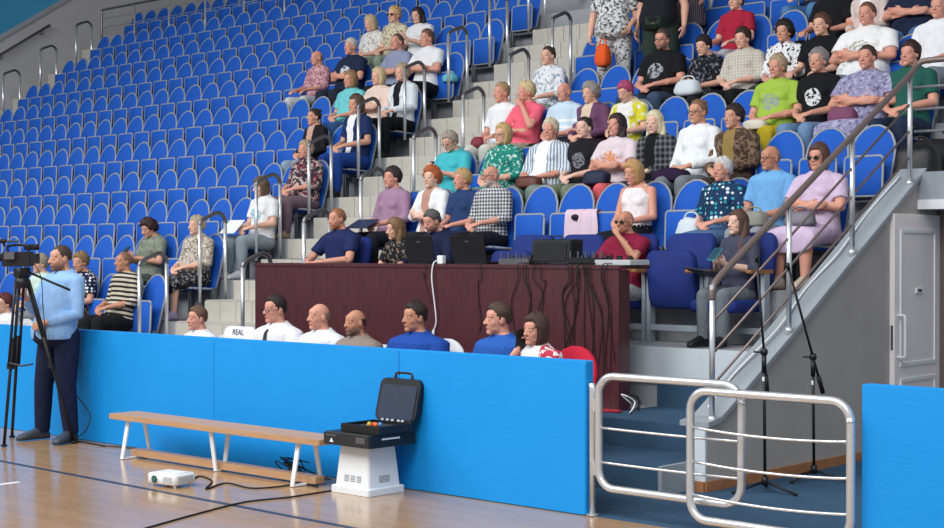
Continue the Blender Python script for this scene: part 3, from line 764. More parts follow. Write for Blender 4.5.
    sh = t.mix(t.math('MULTIPLY', t.ramp(wr, .35, .75), .22), col, t.mix(.5, col, (0, 0, 0, 1)))
    t.bump(wr, .6, .02)
    MATS[k] = t.done(sh, .85, 0, .2); return MATS[k]
def hairm(c):
    k = ('hair', c)
    if k in MATS: return MATS[k]
    t = NT('hair_' + c.strip('#')); P = t.attr('rest'); n = t.noise(t.mapv(P, (60, 60, 12)), 3, 4); b = lin(c)
    t.bump(n, .8, .01)
    MATS[k] = t.done(t.mix(n, tuple(q * .55 for q in b[:3]) + (1,), tuple(min(1, q * 1.35) for q in b[:3]) + (1,)), .55, 0, .4); return MATS[k]
SK = {'f': '#dcae98', 'm': '#cf9c84', 't': '#c08a70', 'r': '#d39a86', 'p': '#e2bcaa'}
def dress(root, me, name, m):
    me.materials.clear(); me.materials.append(m); return link(name, me, root)
def person(label, loc, rz=0.0, hc=1.15, pose='lap', legs='sit', yaw=0, pitch=0, roll=0, fwd=0, g=1.0, sk='f', hair='short', hcol='#4a3a30', brow=None, beard=None,
           sleeve='short', fem=True, belly=0.0, shirt=('plain', '#888888'), bottom='trousers', bcol=('plain', '#2a3040'), shoe='#22242a', glasses=None, hi=False, group=None, shear=(0, 0)):
    if not fem and hair == 'short': hair = 'mens'
    dz = .46 if legs.startswith('stand') else 0.0; sc = hc / (1.15 + dz)
    root = thing('person', label, 'person', loc, math.radians(rz), group)
    kw = dict(dz=dz, girth=g, yaw=yaw, pitch=pitch, roll=roll, fwd=fwd, scale=sc, shear=shear)
    dress(root, deform(tpl('body', pose, legs, hi), **kw), 'body', skin(SK.get(sk, sk), brow or hcol, beard, dz))
    dress(root, deform(tpl('shirt', pose, legs, sleeve, fem, belly, .44 if legs.startswith('stand') else .44), **kw), 'shirt', cloth(*shirt, dz=dz))
    if bottom == 'skirt': dress(root, deform(tpl('skirt', pose, legs, belly), **kw), 'skirt', cloth(*bcol, dz=dz))
    else: dress(root, deform(tpl('trousers', pose, legs, 'long' if bottom == 'trousers' else 'short', belly), **kw), 'trousers', cloth(*bcol, dz=dz))
    for s in (-1, 1): dress(root, deform(tpl('shoe', legs, s, 'a'), **kw), 'shoe', mat('shoe_' + shoe, shoe, .5))
    if hair != 'bald': dress(root, deform(tpl('hair', hair, dz), hair=True, **{k: v for k, v in kw.items()}), 'hair', hairm(hcol))
    if glasses: dress(root, deform(tpl('glasses', glasses == 'dark', dz), hair=True, **kw), 'glasses', M_black)
    return root
def seated(label, px, py, row, dx=0.0, yoff=0.0, tread=None, **kw):
    """a spectator in the stand: the row gives the distance, the head's pixel the place along it"""
    P = at_y(px, py, YR[row] - .03); hc = P.z - TR[row]
    ns = nearest_seat(row, P.x); TAKEN[(row, round(ns, 2))] = True
    x = ns + max(-.15, min(.15, P.x - ns))
    hc = max(1.05, min(1.24, hc))
    return person(label, (x, YR[row] + .015, TR[row] + .004), hc=hc, **kw)

# ================================================================== THE AUDIENCE
G_ = 'spectators in the stand'
PL = 'plain'
def S_(label, px, py, row, **kw): return seated(label, px, py, row, group=G_, **kw)
# --- wide empty block, left of the aisle
S_('woman with dark curly hair in olive grey top looking down at phone', 150, 227, 2, pose='phone', pitch=22, yaw=-5, hair='curly', hcol='#3a2424', shirt=('floral', '#7d8578', '#8b9384', '#6c7468', .8), bcol=('floral', '#3c4440', '#6b756c', '#2b302c', .8), g=1.08, sk='m', sleeve='short', belly=.03)
S_('older woman in beige patterned blouse and black floral skirt beside hoop rail', 195, 226, 2, pose='lap', yaw=-6, hair='short', hcol='#b8a890', shirt=('floral', '#b9afa3', '#7d7469', '#d8d1c7', .8), bottom='skirt', bcol=('floral', '#1d1c20', '#3a3a40', '#8b8b92', 1.0), g=1.15, belly=.05, shoe='#a79ac0', sleeve='half')
S_('person in black and beige striped shirt in the front row', 122, 262, 1, pose='lap', yaw=-8, hair='crew', hcol='#8d6a55', fem=False, shirt=('hstripe', '#2c2a2a', '#c9c0ae', '#000000', 1.1), sleeve='half', bcol=(PL, '#1a1b20'), g=1.08, sk='t', belly=.04)
S_('woman in navy top with white dots behind the camera operator', 80, 262, 1, pose='lap', yaw=10, hair='short', hcol='#8d7350', shirt=('dots', '#1d2440', '#e8e8ee', '#e8e8ee', 1.0), bottom='skirt', bcol=('floral', '#4a4438', '#8d8770', '#2d2a22', 1), sk='m', pitch=8)
S_('grey-haired woman in pale green top half hidden behind the camera', 40, 264, 1, pose='lap', hair='short', hcol='#9c9484', shirt=(PL, '#c5ddd0'), bcol=(PL, '#8a8f96'), g=1.05)
S_('woman in white printed T-shirt and pale jeans holding paper by hoop rail', 262, 187, 3, pose='lap', yaw=-15, pitch=8, hair='bob', hcol='#6d5746', shirt=('print', '#e8ebee', '#6fc0d6', '#ffffff', 1.4), bcol=(PL, '#8e9aa3'), shoe='#c9cdd2', g=1.05)
S_('older woman in black red and white flowered blouse and mauve trousers', 304, 150, 4, pose='lap', yaw=-4, hair='short', hcol='#b59a80', shirt=('floral', '#35303a', '#b9a9a6', '#8f3540', 1.1), bcol=(PL, '#75606c'), g=1.2, belly=.06, sk='r', shoe='#a8957d', sleeve='half')
S_('young woman with tied dark hair in black jacket and light jeans', 313, 117, 5, pose='lap', yaw=-12, hair='bun', hcol='#2e2422', shirt=('open', '#1d1c22', '#c7a090', '#000000'), sleeve='long', bcol=(PL, '#8fa6ba'), sk='m', g=.95)
S_('woman in white T-shirt with navy vest and bright blue trousers', 355, 105, 5, pose='lap', yaw=-5, hair='bob', hcol='#5a4538', shirt=('open', '#20325f', '#e8ecef', '#000000'), bcol=(PL, '#1f4594'), g=1.0, sk='m')
S_('bald man in pink flowered shirt with pale trousers', 316, 58, 7, pose='knees', legs='wide', yaw=-8, hair='fringe', hcol='#8a7566', fem=False, shirt=('floral', '#b3808c', '#d8b5ba', '#8a5868', .8), bcol=(PL, '#c5ccd2'), sk='r', g=1.03, sleeve='half')
S_('grey-haired man in navy printed T-shirt', 350, 47, 7, pose='crossed', yaw=-5, hair='short', hcol='#c5c3bf', fem=False, shirt=('print', '#1f2a44', '#c3ccd8', '#000000', 1.6), bcol=(PL, '#262c3c'), sk='r', g=1.15, belly=.05)
S_('woman in turquoise top with wrist watch', 349, 80, 6, pose='lap', hair='bob', hcol='#9c7a56', shirt=(PL, '#6fc9cf'), bcol=(PL, '#31588f'), g=1.15, sk='r', belly=.04)
S_('blond woman in cream blouse', 377, 77, 6, pose='crossed', hair='bob', hcol='#d8c39a', shirt=(PL, '#e3cdc0'), bcol=(PL, '#22242c'), g=1.08, sleeve='half')
S_('woman in white cardigan over black top in the aisle seat', 401, 73, 6, pose='lap', hair='short', hcol='#b8a184', shirt=('open', '#dce6ee', '#1d1d22', '#000000'), sleeve='long', bcol=(PL, '#15171c'), yaw=-5, g=1.05)
S_('fair-haired woman in white flower-sprigged blouse', 371, 23, 8, pose='lap', pitch=15, hair='bob', hcol='#c9b58f', shirt=('floral', '#e3e3df', '#cfd5cf', '#8f6f88', .7), bcol=(PL, '#93a093'), g=1.05, yaw=-4)
S_('blond woman with dark glasses in beige flowered blouse', 393, 15, 8, pose='lap', hair='short', hcol='#cfae78', shirt=('floral', '#d8d0b9', '#bfb597', '#8a8a6a', .8), bcol=(PL, '#8a9a88'), glasses='dark', yaw=6)
S_('woman with long black hair in white T-shirt holding phone', 418, 15, 8, pose='phone', hair='long', hcol='#231d20', shirt=(PL, '#dfe3e8'), bcol=('floral', '#4d5d58', '#8aa097', '#2f3a36', 1), pitch=12, g=1.1)
S_('dark-haired man in lavender grey shirt', 396, 42, 7, pose='crossed', hair='crew', hcol='#5a4a42', fem=False, shirt=(PL, '#8d95b3'), bcol=(PL, '#2a2d38'), sk='r', g=1.05)
S_('brown-haired man in white polo shirt by hoop rail', 428, 38, 7, pose='crossed', hair='short', hcol='#6b4f3c', fem=False, shirt=(PL, '#e4e8ec'), bcol=(PL, '#1b1d24'), sk='r', g=1.15, yaw=-10)
# --- right block, sixth and fifth rows
S_('woman with dark topknot in white printed shirt', 547, 56, 6, pose='lap', hair='bun', hcol='#3f2c2a', shirt=('floral', '#e6eaee', '#d9dfe6', '#8fa3b8', .8), bcol=('floral', '#8fa39a', '#aebdb4', '#6d8078', 1), sleeve='half')
S_('fair young man in white T-shirt holding red bag', 501, 93, 5, pose='lap', hair='short', hcol='#a98d68', fem=False, shirt=(PL, '#e6eaee'), bcol=(PL, '#cfd3cc'), sk='r', g=1.0, yaw=-12)
S_('short-haired blond woman in coral pink top chin on hand', 525, 92, 5, pose='chin', hair='short', hcol='#d8c296', shirt=(PL, '#ee6a80'), bcol=('floral', '#c9c3b2', '#a9a38f', '#8b8674', 1), yaw=-20, roll=4, g=1.05, sk='r')
S_('bald old man in pale blue striped polo shirt', 563, 92, 5, pose='lap', hair='fringe', hcol='#b9b1a8', fem=False, shirt=('polo', '#c3dbee', '#e8eef2', '#3c4250'), bcol=(PL, '#1e2026'), sk='r', g=1.1, belly=.04)
S_('old woman with grey curls in purple jacket', 590, 93, 5, pose='lap', hair='curly', hcol='#9c9894', shirt=('open', '#6b4668', '#d8c4ae', '#000000'), sleeve='long', bcol=(PL, '#6b4a60'), g=1.1, yaw=-10, pitch=6)
S_('woman with magenta hair in white vest and yellow scarf', 627, 90, 5, pose='lap', hair='short', hcol='#b04a72', shirt=('yoke', '#e6e6e6', '#d6d23a', '#000000'), sleeve='short', bcol=(PL, '#4a4a52'), pitch=25, yaw=-6, g=1.1)
S_('bearded man with glasses in black T-shirt with wolf print', 661, 40, 6, pose='lap', legs='wide', hair='short', hcol='#4a3a34', beard='#6a5448', fem=False, shirt=('print', '#17181d', '#9aa0a6', '#000000', 1.5), bcol=(PL, '#3d5068'), sk='r', g=1.22, belly=.06, glasses='thin', yaw=4)
S_('woman with cropped black hair in black flower-embroidered top', 704, 45, 6, pose='lap', hair='short', hcol='#22191b', shirt=('floral', '#17171c', '#1e1e26', '#6d7080', .8), bcol=(PL, '#24252c'), pitch=15, yaw=-5)
S_('dark-haired woman in beige check shirt', 742, 38, 6, pose='lap', hair='short', hcol='#3a2825', shirt=('check', '#cfcbc2', '#b3ada3', '#000000', .7), bcol=(PL, '#17181d'), pitch=8, g=1.12, belly=.04, sleeve='half')
S_('woman with black bouffant hair in white blouse with black flowers', 783, 32, 6, pose='lap', hair='curly', hcol='#231a1b', shirt=('floral', '#e4e6ea', '#e4e6ea', '#22222a', 1.0), bcol=(PL, '#2a2c34'), sk='m', sleeve='half')
S_('brown-haired woman in black T-shirt with pale lettering', 820, 25, 6, pose='knees', hair='short', hcol='#5a3c30', shirt=('print', '#15161b', '#b9bdc4', '#000000', .8), bcol=(PL, '#181a22'), g=1.05)
S_('large woman with tied brown hair in white T-shirt', 866, 14, 6, pose='crossed', hair='bun', hcol='#6b4838', shirt=('print', '#e9ecee', '#a9a99c', '#000000', 1.2), bcol=(PL, '#7a8894'), g=1.32, belly=.08, sk='r')
S_('person in white polo shirt in the end seat above the doorway', 938, 7, 6, pose='knees', hair='fringe', hcol='#aaa29a', fem=False, shirt=(PL, '#e6eaee'), bcol=(PL, '#8b93a0'), g=1.15, sk='r')
S_('woman in lime green T-shirt and yellow trousers', 776, 67, 5, pose='lap', hair='short', hcol='#b3a083', shirt=('print', '#9dc04a', '#8f9f9a', '#000000', 1.2), bcol=(PL, '#cdb52c'), g=1.15, belly=.05, sk='r')
S_('grey-haired woman in black T-shirt with white print and jeans', 817, 61, 5, pose='lap', hair='short', hcol='#8d8a88', shirt=('print', '#16171c', '#d8dce0', '#000000', 1.5), bcol=(PL, '#6e8fb5'), sk='m')
S_('large dark-haired woman in lavender patterned top with flowered bag', 866, 57.5, 5, pose='crossed', hair='bun', hcol='#3d2e2b', shirt=('floral', '#8f8cae', '#aaa8c6', '#6f6d92', .9), bottom='skirt', bcol=('floral', '#8f8cae', '#aaa8c6', '#6f6d92', .9), g=1.32, belly=.08, sk='r')
S_('dark-haired woman in dark green T-shirt in the end seat', 909, 54, 5, pose='lap', hair='short', hcol='#35231f', shirt=(PL, '#22594f'), bcol=(PL, '#22304a'), sk='r', g=1.08, yaw=-4)
# --- fourth row
S_('grey-haired woman in turquoise shirt looking at phone', 451, 140, 4, pose='phone', hair='short', hcol='#a89c90', shirt=(PL, '#45b9c4'), bcol=(PL, '#4fb0ba'), pitch=24, g=1.15, belly=.05, glasses='thin')
S_('blond woman with glasses in green flowered blouse', 500, 135, 4, pose='lap', hair='bob', hcol='#c9ab78', shirt=('floral', '#1f7f74', '#238b7c', '#b9d8cc', .8), bottom='skirt', bcol=('floral', '#1f7f74', '#238b7c', '#b9d8cc', .8), g=1.15, glasses='thin', sleeve='half', yaw=-6)
S_('white-blond woman in blue and white striped shirt over white top', 548, 130, 4, pose='lap', hair='short', hcol='#ded3b5', shirt=('openstripe', '#dfe5ea', '#f0f2f4', '#7d93a8'), sleeve='half', bcol=(PL, '#7a8d88'), g=1.3, belly=.06, yaw=16, sk='r')
S_('young woman with tied dark hair in black printed top', 583, 128, 4, pose='lap', hair='bun', hcol='#2b2022', shirt=('print', '#1b1b22', '#7d8088', '#000000', 1.0), sleeve='short', bcol=(PL, '#76846f'), sk='p', g=1.0)
S_('woman with dark wavy hair in pale pink T-shirt and coral trousers', 615, 126, 4, pose='crossed', hair='wavy', hcol='#35262a', shirt=('print', '#dccfd6', '#d8946a', '#000000', 1.4), bcol=(PL, '#d8606a'), sk='r', g=1.12, yaw=-6, pitch=-4)
S_('girl with platinum straight hair in dark plaid shirt', 654, 122, 4, pose='lap', hair='long', hcol='#e6d9b8', shirt=('opencheck', '#1f2026', '#14151a', '#6d6f76'), sleeve='long', bcol=(PL, '#3a3c46'), sk='p', pitch=8, yaw=4)
S_('woman with glasses and tied brown hair in white sweatshirt', 697, 112, 4, pose='lap', hair='bun', hcol='#80604a', shirt=(PL, '#e8edf1'), sleeve='long', bcol=(PL, '#7a8088'), glasses='thin', sk='m', yaw=-6)
S_('dark-haired woman in brown patterned cardigan', 733, 117, 4, pose='lap', hair='short', hcol='#2e2020', shirt=('openfloral', '#4a3a30', '#8f7a48', '#7d6654'), sleeve='long', bcol=(PL, '#4a4038'), sk='m', g=1.12, yaw=-14)
# --- third row
S_('woman with dark hair in mauve blouse holding dark folder', 391, 178, 3, pose='lap', hair='short', hcol='#35262a', shirt=(PL, '#a0809c'), sleeve='half', bcol=(PL, '#20202a'), sk='r', g=1.05, yaw=-8)
S_('woman with curly red hair in white jacket', 430, 178, 3, pose='crossed', hair='curly', hcol='#b8643a', shirt=('open', '#e8ebee', '#b98f80', '#000000'), sleeve='half', bcol=(PL, '#25262e'), sk='p', yaw=4)
S_('short-haired blond woman in navy dress', 461, 180, 3, pose='lap', hair='short', hcol='#bfa070', shirt=(PL, '#27406b'), bottom='skirt', bcol=(PL, '#27406b'), sk='r', sleeve='short', yaw=-16, g=.98)
S_('grey old man with glasses in black and white check shirt', 490, 176, 3, pose='lap', hair='fringe', hcol='#aaa6a2', beard='#bdb8b2', fem=False, shirt=('check', '#2a2d36', '#cfd2d6', '#000000', .75), sleeve='half', bcol=(PL, '#1d1f27'), glasses='thin', sk='r', g=1.1, yaw=-12)
S_('blond woman in white sleeveless top and black skirt', 635, 172, 3, pose='lap', hair='bob', hcol='#c19a66', shirt=(PL, '#ece7ea'), sleeve='none', bottom='skirt', bcol=(PL, '#17181e'), sk='r', yaw=-18, pitch=14)
S_('white-haired old woman in blue dotted top and blue skirt', 721, 170, 3, pose='lap', hair='short', hcol='#dad9d6', shirt=('dots', '#1c3a5c', '#d8e8ec', '#3aa6b8', 1.15), bottom='skirt', bcol=(PL, '#4c6890'), sk='r', g=1.12, yaw=-8, sleeve='half')
S_('grey-haired man with glasses in light blue polo with strap bag', 770, 158, 3, pose='lap', hair='fringe', hcol='#8d8178', fem=False, shirt=(PL, '#6fabdf'), bcol=(PL, '#8d949c'), sk='t', glasses='thin', yaw=-14, g=1.05)
S_('woman in lavender dress with dark glasses and grey handbag', 817, 158, 3, pose='crossed', hair='bob', hcol='#5c4038', shirt=(PL, '#cdb8d4'), bottom='skirt', bcol=(PL, '#cdb8d4'), glasses='dark', sk='r', g=1.15, belly=.04, shoe='#c5b7a5')
# --- seventh and eighth rows, cut by the top of the picture
def up(label, x, row, **kw):
    ns = nearest_seat(row, x); TAKEN[(row, round(ns, 2))] = True
    return person(label, (x, YR[row] + .015, TR[row] + .004), group=G_, **kw)
up('person in red top and pale trousers leaning hands on knees', at_y(714, 12, YR[7] - .45).x, 7, hc=1.14, pose='knees', shirt=(PL, '#a8243c'), bcol=(PL, '#b9b5c2'), hair='short', hcol='#5a4035', shoe='#b9b9c2')
up('person in blue jeans and dark top in the eighth row', -9.0, 8, hc=1.15, pose='knees', legs='wide', fem=False, shirt=(PL, '#2a2e3a'), bcol=(PL, '#4f7eb0'), hair='short', hcol='#4a3a30')
up('man in black T-shirt with arms lowered between his knees', -8.36, 7, hc=1.15, pose='knees', legs='wide', fem=False, shirt=(PL, '#17181d'), bcol=(PL, '#1b1c22'), hair='crew', hcol='#40322c', g=1.08, sk='r')
up('person in cream cardigan over white top', -7.92, 7, hc=1.12, pose='lap', shirt=('open', '#d8c8c4', '#eceef0', '#000000'), sleeve='long', bcol=(PL, '#2a2c34'), hair='bob', hcol='#6b4f40')
up('heavy man in navy T-shirt and jeans with folded arms', -7.36, 7, hc=1.17, pose='crossed', legs='wide', fem=False, shirt=(PL, '#1c2740'), bcol=(PL, '#4a74a0'), hair='short', hcol='#5a4538', g=1.3, belly=.06, sk='r')
# --- standing in the upper rows
def stander(label, px, Y, row, **kw):
    p = at_y(px, 30, Y); return person(label, (p.x, Y, TR[row] + .004), legs='stand', group=G_, **kw)
stander('woman standing in white and black patterned dress and trousers', 614, 14.45, 7, rz=28, hc=1.54, pose='carry', shirt=('floral', '#d6d8da', '#8b8f94', '#3a3c42', .9), bcol=('floral', '#c9cbcd', '#5a5c62', '#e4e4e6', .6), g=1.18, belly=.05, hair='short', hcol='#6a5040')
stander('man standing in black shirt and dark green trousers', 661, 14.62, 7, rz=10, hc=1.66, pose='hang', fem=False, shirt=(PL, '#1b1e26'), bcol=(PL, '#2c3a33'), g=1.18, belly=.04, hair='short', hcol='#3a2c28')
stander('woman standing in dark striped dress behind the man in black', 690, 15.3, 8, rz=-10, hc=1.50, pose='hang', shirt=('hstripe', '#2a2c3c', '#6d7080', '#000000', .6), bottom='skirt', bcol=('vstripe', '#2a2c3c', '#7a6d78', '#000000', .8), g=1.0, hair='bob', hcol='#4a3830')

# ================================================================== JUDGES TABLE AND OFFICIALS
def at_table(label, px, py, x=None, **kw):
    P = at_y(px, py, YR[2] - .03); return person(label, (P.x if x is None else x, YR[2] + .015, TR[2] + .004), hc=max(1.02, min(1.22, P.z - TR[2])), group='people at the judges table', **kw)
at_table('ginger-bearded man in navy polo leaning on the judges table', 341, 219, pose='table', hair='crew', hcol='#9c6a48', beard='#96603e', fem=False, shirt=(PL, '#1f2b57'), bcol=(PL, '#23262e'), sk='r', g=1.18, yaw=-12, fwd=6)
at_table('woman with long wavy hair in black floral top at laptop', 403, 238, pose='type', hair='wavy', hcol='#86684c', shirt=('floral', '#1d1d22', '#25252c', '#8b7d70', .8), bcol=(PL, '#1d1f26'), yaw=-25, fwd=12, g=.95)
at_table('grey-haired bearded man in navy sweatshirt with white three-bar logo', 438, 220, pose='type', hair='short', hcol='#5d5a58', beard='#4a4340', fem=False, shirt=('bars', '#1b2340', '#e6eaee'), sleeve='long', bcol=(PL, '#20222a'), sk='r', pitch=14, yaw=-14, fwd=6, g=1.05)
at_table('bald man in dark glasses and maroon polo with hand over mouth', 624, 222, pose='mouth', legs='wide', hair='bald', hcol='#5a4a42', fem=False, shirt=(PL, '#8a1f3f'), bcol=(PL, '#a3a6a8'), glasses='dark', sk='t', g=1.15, belly=.05, yaw=-4, shoe='#d3d3cc')
at_table('young woman with long brown hair in charcoal top reading phone', 737, 228, pose='phone', hair='long', hcol='#5a4238', shirt=(PL, '#44465a'), sleeve='half', bcol=(PL, '#70777e'), sk='p', yaw=-18, g=.92, shoe='#17181d')
OFF_Y = 8.30
OFFX = {}
def official(key, label, px, py, Y=OFF_Y, **kw):
    P = at_y(px, py + 5, Y - .03); OFFX[key] = P.x; return person(label, (P.x, Y, .006), hc=P.z, group='officials behind the blue barrier', **kw)
official('a', 'brown-haired man in white shirt sitting alone behind the barrier', 197, 314, pose='lap', hair='short', hcol='#6a5040', fem=False, shirt=(PL, '#dfe6ee'), bcol=(PL, '#23262e'), sk='r', yaw=-12, g=1.08)
official('b', 'dark-haired man with glasses in white shirt and dark tie', 275, 305, pose='lap', hair='short', hcol='#2a2120', fem=False, shirt=('tie', '#e6eaf0', '#3a3c44'), bcol=(PL, '#23262e'), sk='r', glasses='thin', yaw=-10, g=1.22)
official('c', 'balding grey man in plain white shirt', 319, 312, pose='lap', hair='fringe', hcol='#8d7868', fem=False, shirt=(PL, '#e3e9f2'), bcol=(PL, '#23262e'), sk='r', yaw=-14, g=1.18)
official('d', 'bald bearded man in taupe shirt', 355, 318, pose='lap', hair='fringe', hcol='#3c302c', beard='#5a4a44', fem=False, shirt=(PL, '#8d8078'), bcol=(PL, '#23262e'), sk='t', yaw=-8, g=1.18)
official('e', 'stout dark-haired man in blue polo', 415, 313, pose='lap', hair='short', hcol='#2a211f', fem=False, shirt=(PL, '#1f4aa0'), bcol=(PL, '#23262e'), sk='t', yaw=-14, g=1.34, belly=.05)
official('f', 'lean brown-haired man in blue polo looking sideways', 499, 315, pose='lap', hair='short', hcol='#4a3830', fem=False, shirt=(PL, '#2a5cb0'), bcol=(PL, '#23262e'), sk='r', yaw=-30, g=1.1)
official('g', 'woman with brown bob on phone in white top with red flowers', 535, 326, pose='ear', hair='bob', hcol='#4a342e', shirt=('yoke', '#e3e0e2', '#c23b50', '#000000'), bcol=(PL, '#2a2c34'), sk='r', yaw=-8, g=1.0)
P = at_y(6, 304, 8.9)
person('red-haired person with glasses in white top at far end of barrier', (P.x, 8.9, .006), hc=P.z, pose='lap', hair='short', hcol='#5a2a2a', shirt=(PL, '#dfe3e8'), bcol=(PL, '#23262e'), glasses='thin', group='officials behind the blue barrier')

# ================================================================== CAMERA OPERATOR
P = at_z(50, 439, 0)
CAMMAN = Vector((P.x, 7.20, 0))
CAMMAN.x = at_y(54, 439, 7.20).x
person('bearded camera operator in light blue shirt and dark jeans beside tripod', CAMMAN + Vector((0, 0, .003)), rz=8, hc=1.61, shear=(.055, .03), pose='camera', legs='standwide', hair='crew', hcol='#4a382f', beard='#4f3d33', fem=False, sleeve='long', belly=.04, shirt=(PL, '#8fb8e6'), bcol=(PL, '#1c2340'), sk='m', shoe='#3a3f4a', yaw=-14, pitch=4, g=1.10, hi=True)
build_seats()

# ================================================================== BARRIER, GATES
def mat_barrier():
    t = NT('blue_padded_vinyl'); v = t.coord('Object'); n = t.noise(v, 1.3, 3); f = t.noise(t.mapv(v, (3, 1, 14)), 4, 4); g = t.noise(v, 60, 2)
    t.bump(t.math('ADD', t.math('MULTIPLY', f, .8), t.math('MULTIPLY', g, .15)), .10, .012)
    return t.done(t.mix(n, lin('#0688d8'), lin('#0e95e6')), .55, 0, .35)
M_bar = mat_barrier()
YB = 7.42
seams = [-16.5, at_y(77, 380, YB).x, at_y(214, 400, YB).x, -7.60, -5.925]
names = ['behind the camera operator', 'behind the left end of the bench', 'behind the bench and black case', 'beside the gate post']
for i in range(4):
    o = thing('barrier_panel', 'bright blue padded barrier panel ' + names[i], 'barrier', ((seams[i] + seams[i + 1]) / 2, YB + .045, 0), 0, 'blue barrier panels')
    w = seams[i + 1] - seams[i] - .002
    part('pad', MB().prism(rrect(w, .972, .012, 2, 0, .486 + .002), -.045, .04, lambda u, v, q: (u, q, v), .008), M_bar, o)
    part('backing_board', MB().box(-w / 2 + .02, w / 2 - .02, .041, .055, .03, .95), mat('plywood', '#8f7a5f', .7), o)
o = thing('barrier_panel', 'bright blue padded barrier panel by the open door', 'barrier', (-4.02 + 1.1, YB + .045, 0), 0, 'blue barrier panels')
part('pad', MB().prism(rrect(2.2, .94, .012, 2, 0, .472), -.045, .04, lambda u, v, q: (u, q, v), .008), M_bar, o)
part('backing_board', MB().box(-1.08, 1.08, .041, .055, .03, .92), mat('plywood', '#8f7a5f', .7), o)
o = thing('gate_post', 'slim steel gate post at the end of the blue barrier', 'post', (-5.895, YB + .03, 0))
part('tube', MB().tube([(0, 0, .004), (0, 0, .80), (-.004, 0, .835)], .021, 10, True), M_chrome, o, True)
part('foot_plate', MB().tube([(0, 0, .004), (0, 0, .014)], .04, 12), M_chrome, o)
for z in (.30, .70):
    part('hinge', MB().box(.012, .050, -.014, .014, z - .04, z + .04), M_chrome, o)
def gate(label, x0, x1, y, z0, z1, bars, sag):
    o = thing('gate', label, 'gate', ((x0 + x1) / 2, y, 0)); w = (x1 - x0) / 2
    fr = rrect(2 * w, z1 - z0, .115, 6, 0, (z0 + z1) / 2); P = [(u, 0, v) for u, v in fr]; P.append(P[0]); P.append(P[1])
    part('frame', MB().tube(P, .0255, 10), M_chrome, o, True)
    for z in bars:
        part('bar', MB().tube(catenary((-w, 0, z), (w, 0, z), sag, 10), .009, 6), M_chrome, o, True)
    return o
gate('steel tube gate hinged on the post beside the blue barrier', -5.845, -4.80, YB + .03, .185, .885, (.345, .56), .004)
gate('steel tube gate with sagging bars beside the right-hand panel', -5.10, -4.055, YB - .05, .09, .845, (.235, .43, .63), .022)

# ================================================================== JUDGES TABLE
def mahogany():
    t = NT('mahogany_veneer'); v = t.coord('Object'); n = t.noise(t.mapv(v, (14, 14, 1.2)), 3, 5, .6); m = t.noise(v, 1.1, 2)
    c = t.mix(t.ramp(n, .3, .75), lin('#3d1d24'), lin('#5c2d33')); c = t.mix(t.math('MULTIPLY', m, .4), c, lin('#4a2229'))
    return t.done(c, .32, 0, .5)
M_mah = mahogany()
TX0, TX1, TY = at_y(255, 300, 9.5).x, at_y(619, 300, 9.5).x, 9.5
TZ = 1.555
tb = thing('judges_table', 'long dark mahogany judges table facing the court', 'table', ((TX0 + TX1) / 2, TY, .40)); tw = (TX1 - TX0) / 2
part('table_top', MB().prism(rrect(2 * tw + .02, .42, .01, 1, 0, .20), TZ - .40 - .030, TZ - .40, None, .003), M_mah, tb)
for i in range(3):
    a = -tw + i * 2 * tw / 3
    part('front_panel', MB().prism(rrect(2 * tw / 3 - .003, TZ - .434, .004, 1, a + tw / 3, (TZ - .434) / 2 + .004), 0, .02, lambda u, v, q: (u, q, v), .002), M_mah, tb)
for s in (-1, 1):
    part('end_panel', MB().box(s * tw - (.022 if s > 0 else 0), s * tw + (0 if s > 0 else .022), .02, .14, .004, TZ - .435), M_mah, tb)
# ================================================================== THINGS ON THE TABLE
def laptop(label, px, Y, w=.36, ang=-12, rz=0):
    p = at_y(px, 262, Y); o = thing('laptop', label, 'laptop', (p.x, Y, TZ + .001), math.radians(rz), 'laptops on the judges table')
    part('keyboard_base', MB().prism(rrect(w, .24, .012, 2, 0, .12), 0, .022, None, .003), M_black, o)
    a = math.radians(ang)
    def fr(u, v, q): return (u, .0 + q * math.cos(a) + v * math.sin(a), .022 + v * math.cos(a) - q * math.sin(a))
    part('lid', MB().prism(rrect(w, .235, .012, 2, 0, .118), -.006, .006, fr, .002), M_black, o)
    part('badge', MB().prism(rrect(.05, .014, .003, 1, 0, .18), -.0075, -.006, fr), M_dsteel, part('lid_strip', MB().prism(rrect(w - .04, .006, .002, 1, 0, .21), -.0072, -.006, fr), M_rubber, o))
    return o
laptop('open black laptop in front of the bearded man in navy sweatshirt', 470, 9.62, .40)
laptop('open black laptop in front of the woman with wavy hair', 421, 9.66, .34, -10)
o = thing('monitor_speaker', 'black boxy speaker between the mixers on the table', 'speaker', (at_y(556, 262, 9.74).x, 9.74, TZ + .001))
part('cabinet', MB().prism(rrect(.42, .21, .02, 3, 0, .107), -.09, .09, lambda u, v, q: (u, q + v * .12, v), .012), M_black, o)
part('grille', MB().prism(rrect(.36, .16, .015, 3, 0, .107), -.097, -.088, lambda u, v, q: (u, q + v * .12, v), .002), M_rubber, o)
part('handle', MB().tube([(-.05, .02, .212), (-.04, .02, .24), (.04, .02, .24), (.05, .02, .212)], .008, 6), M_black, o)
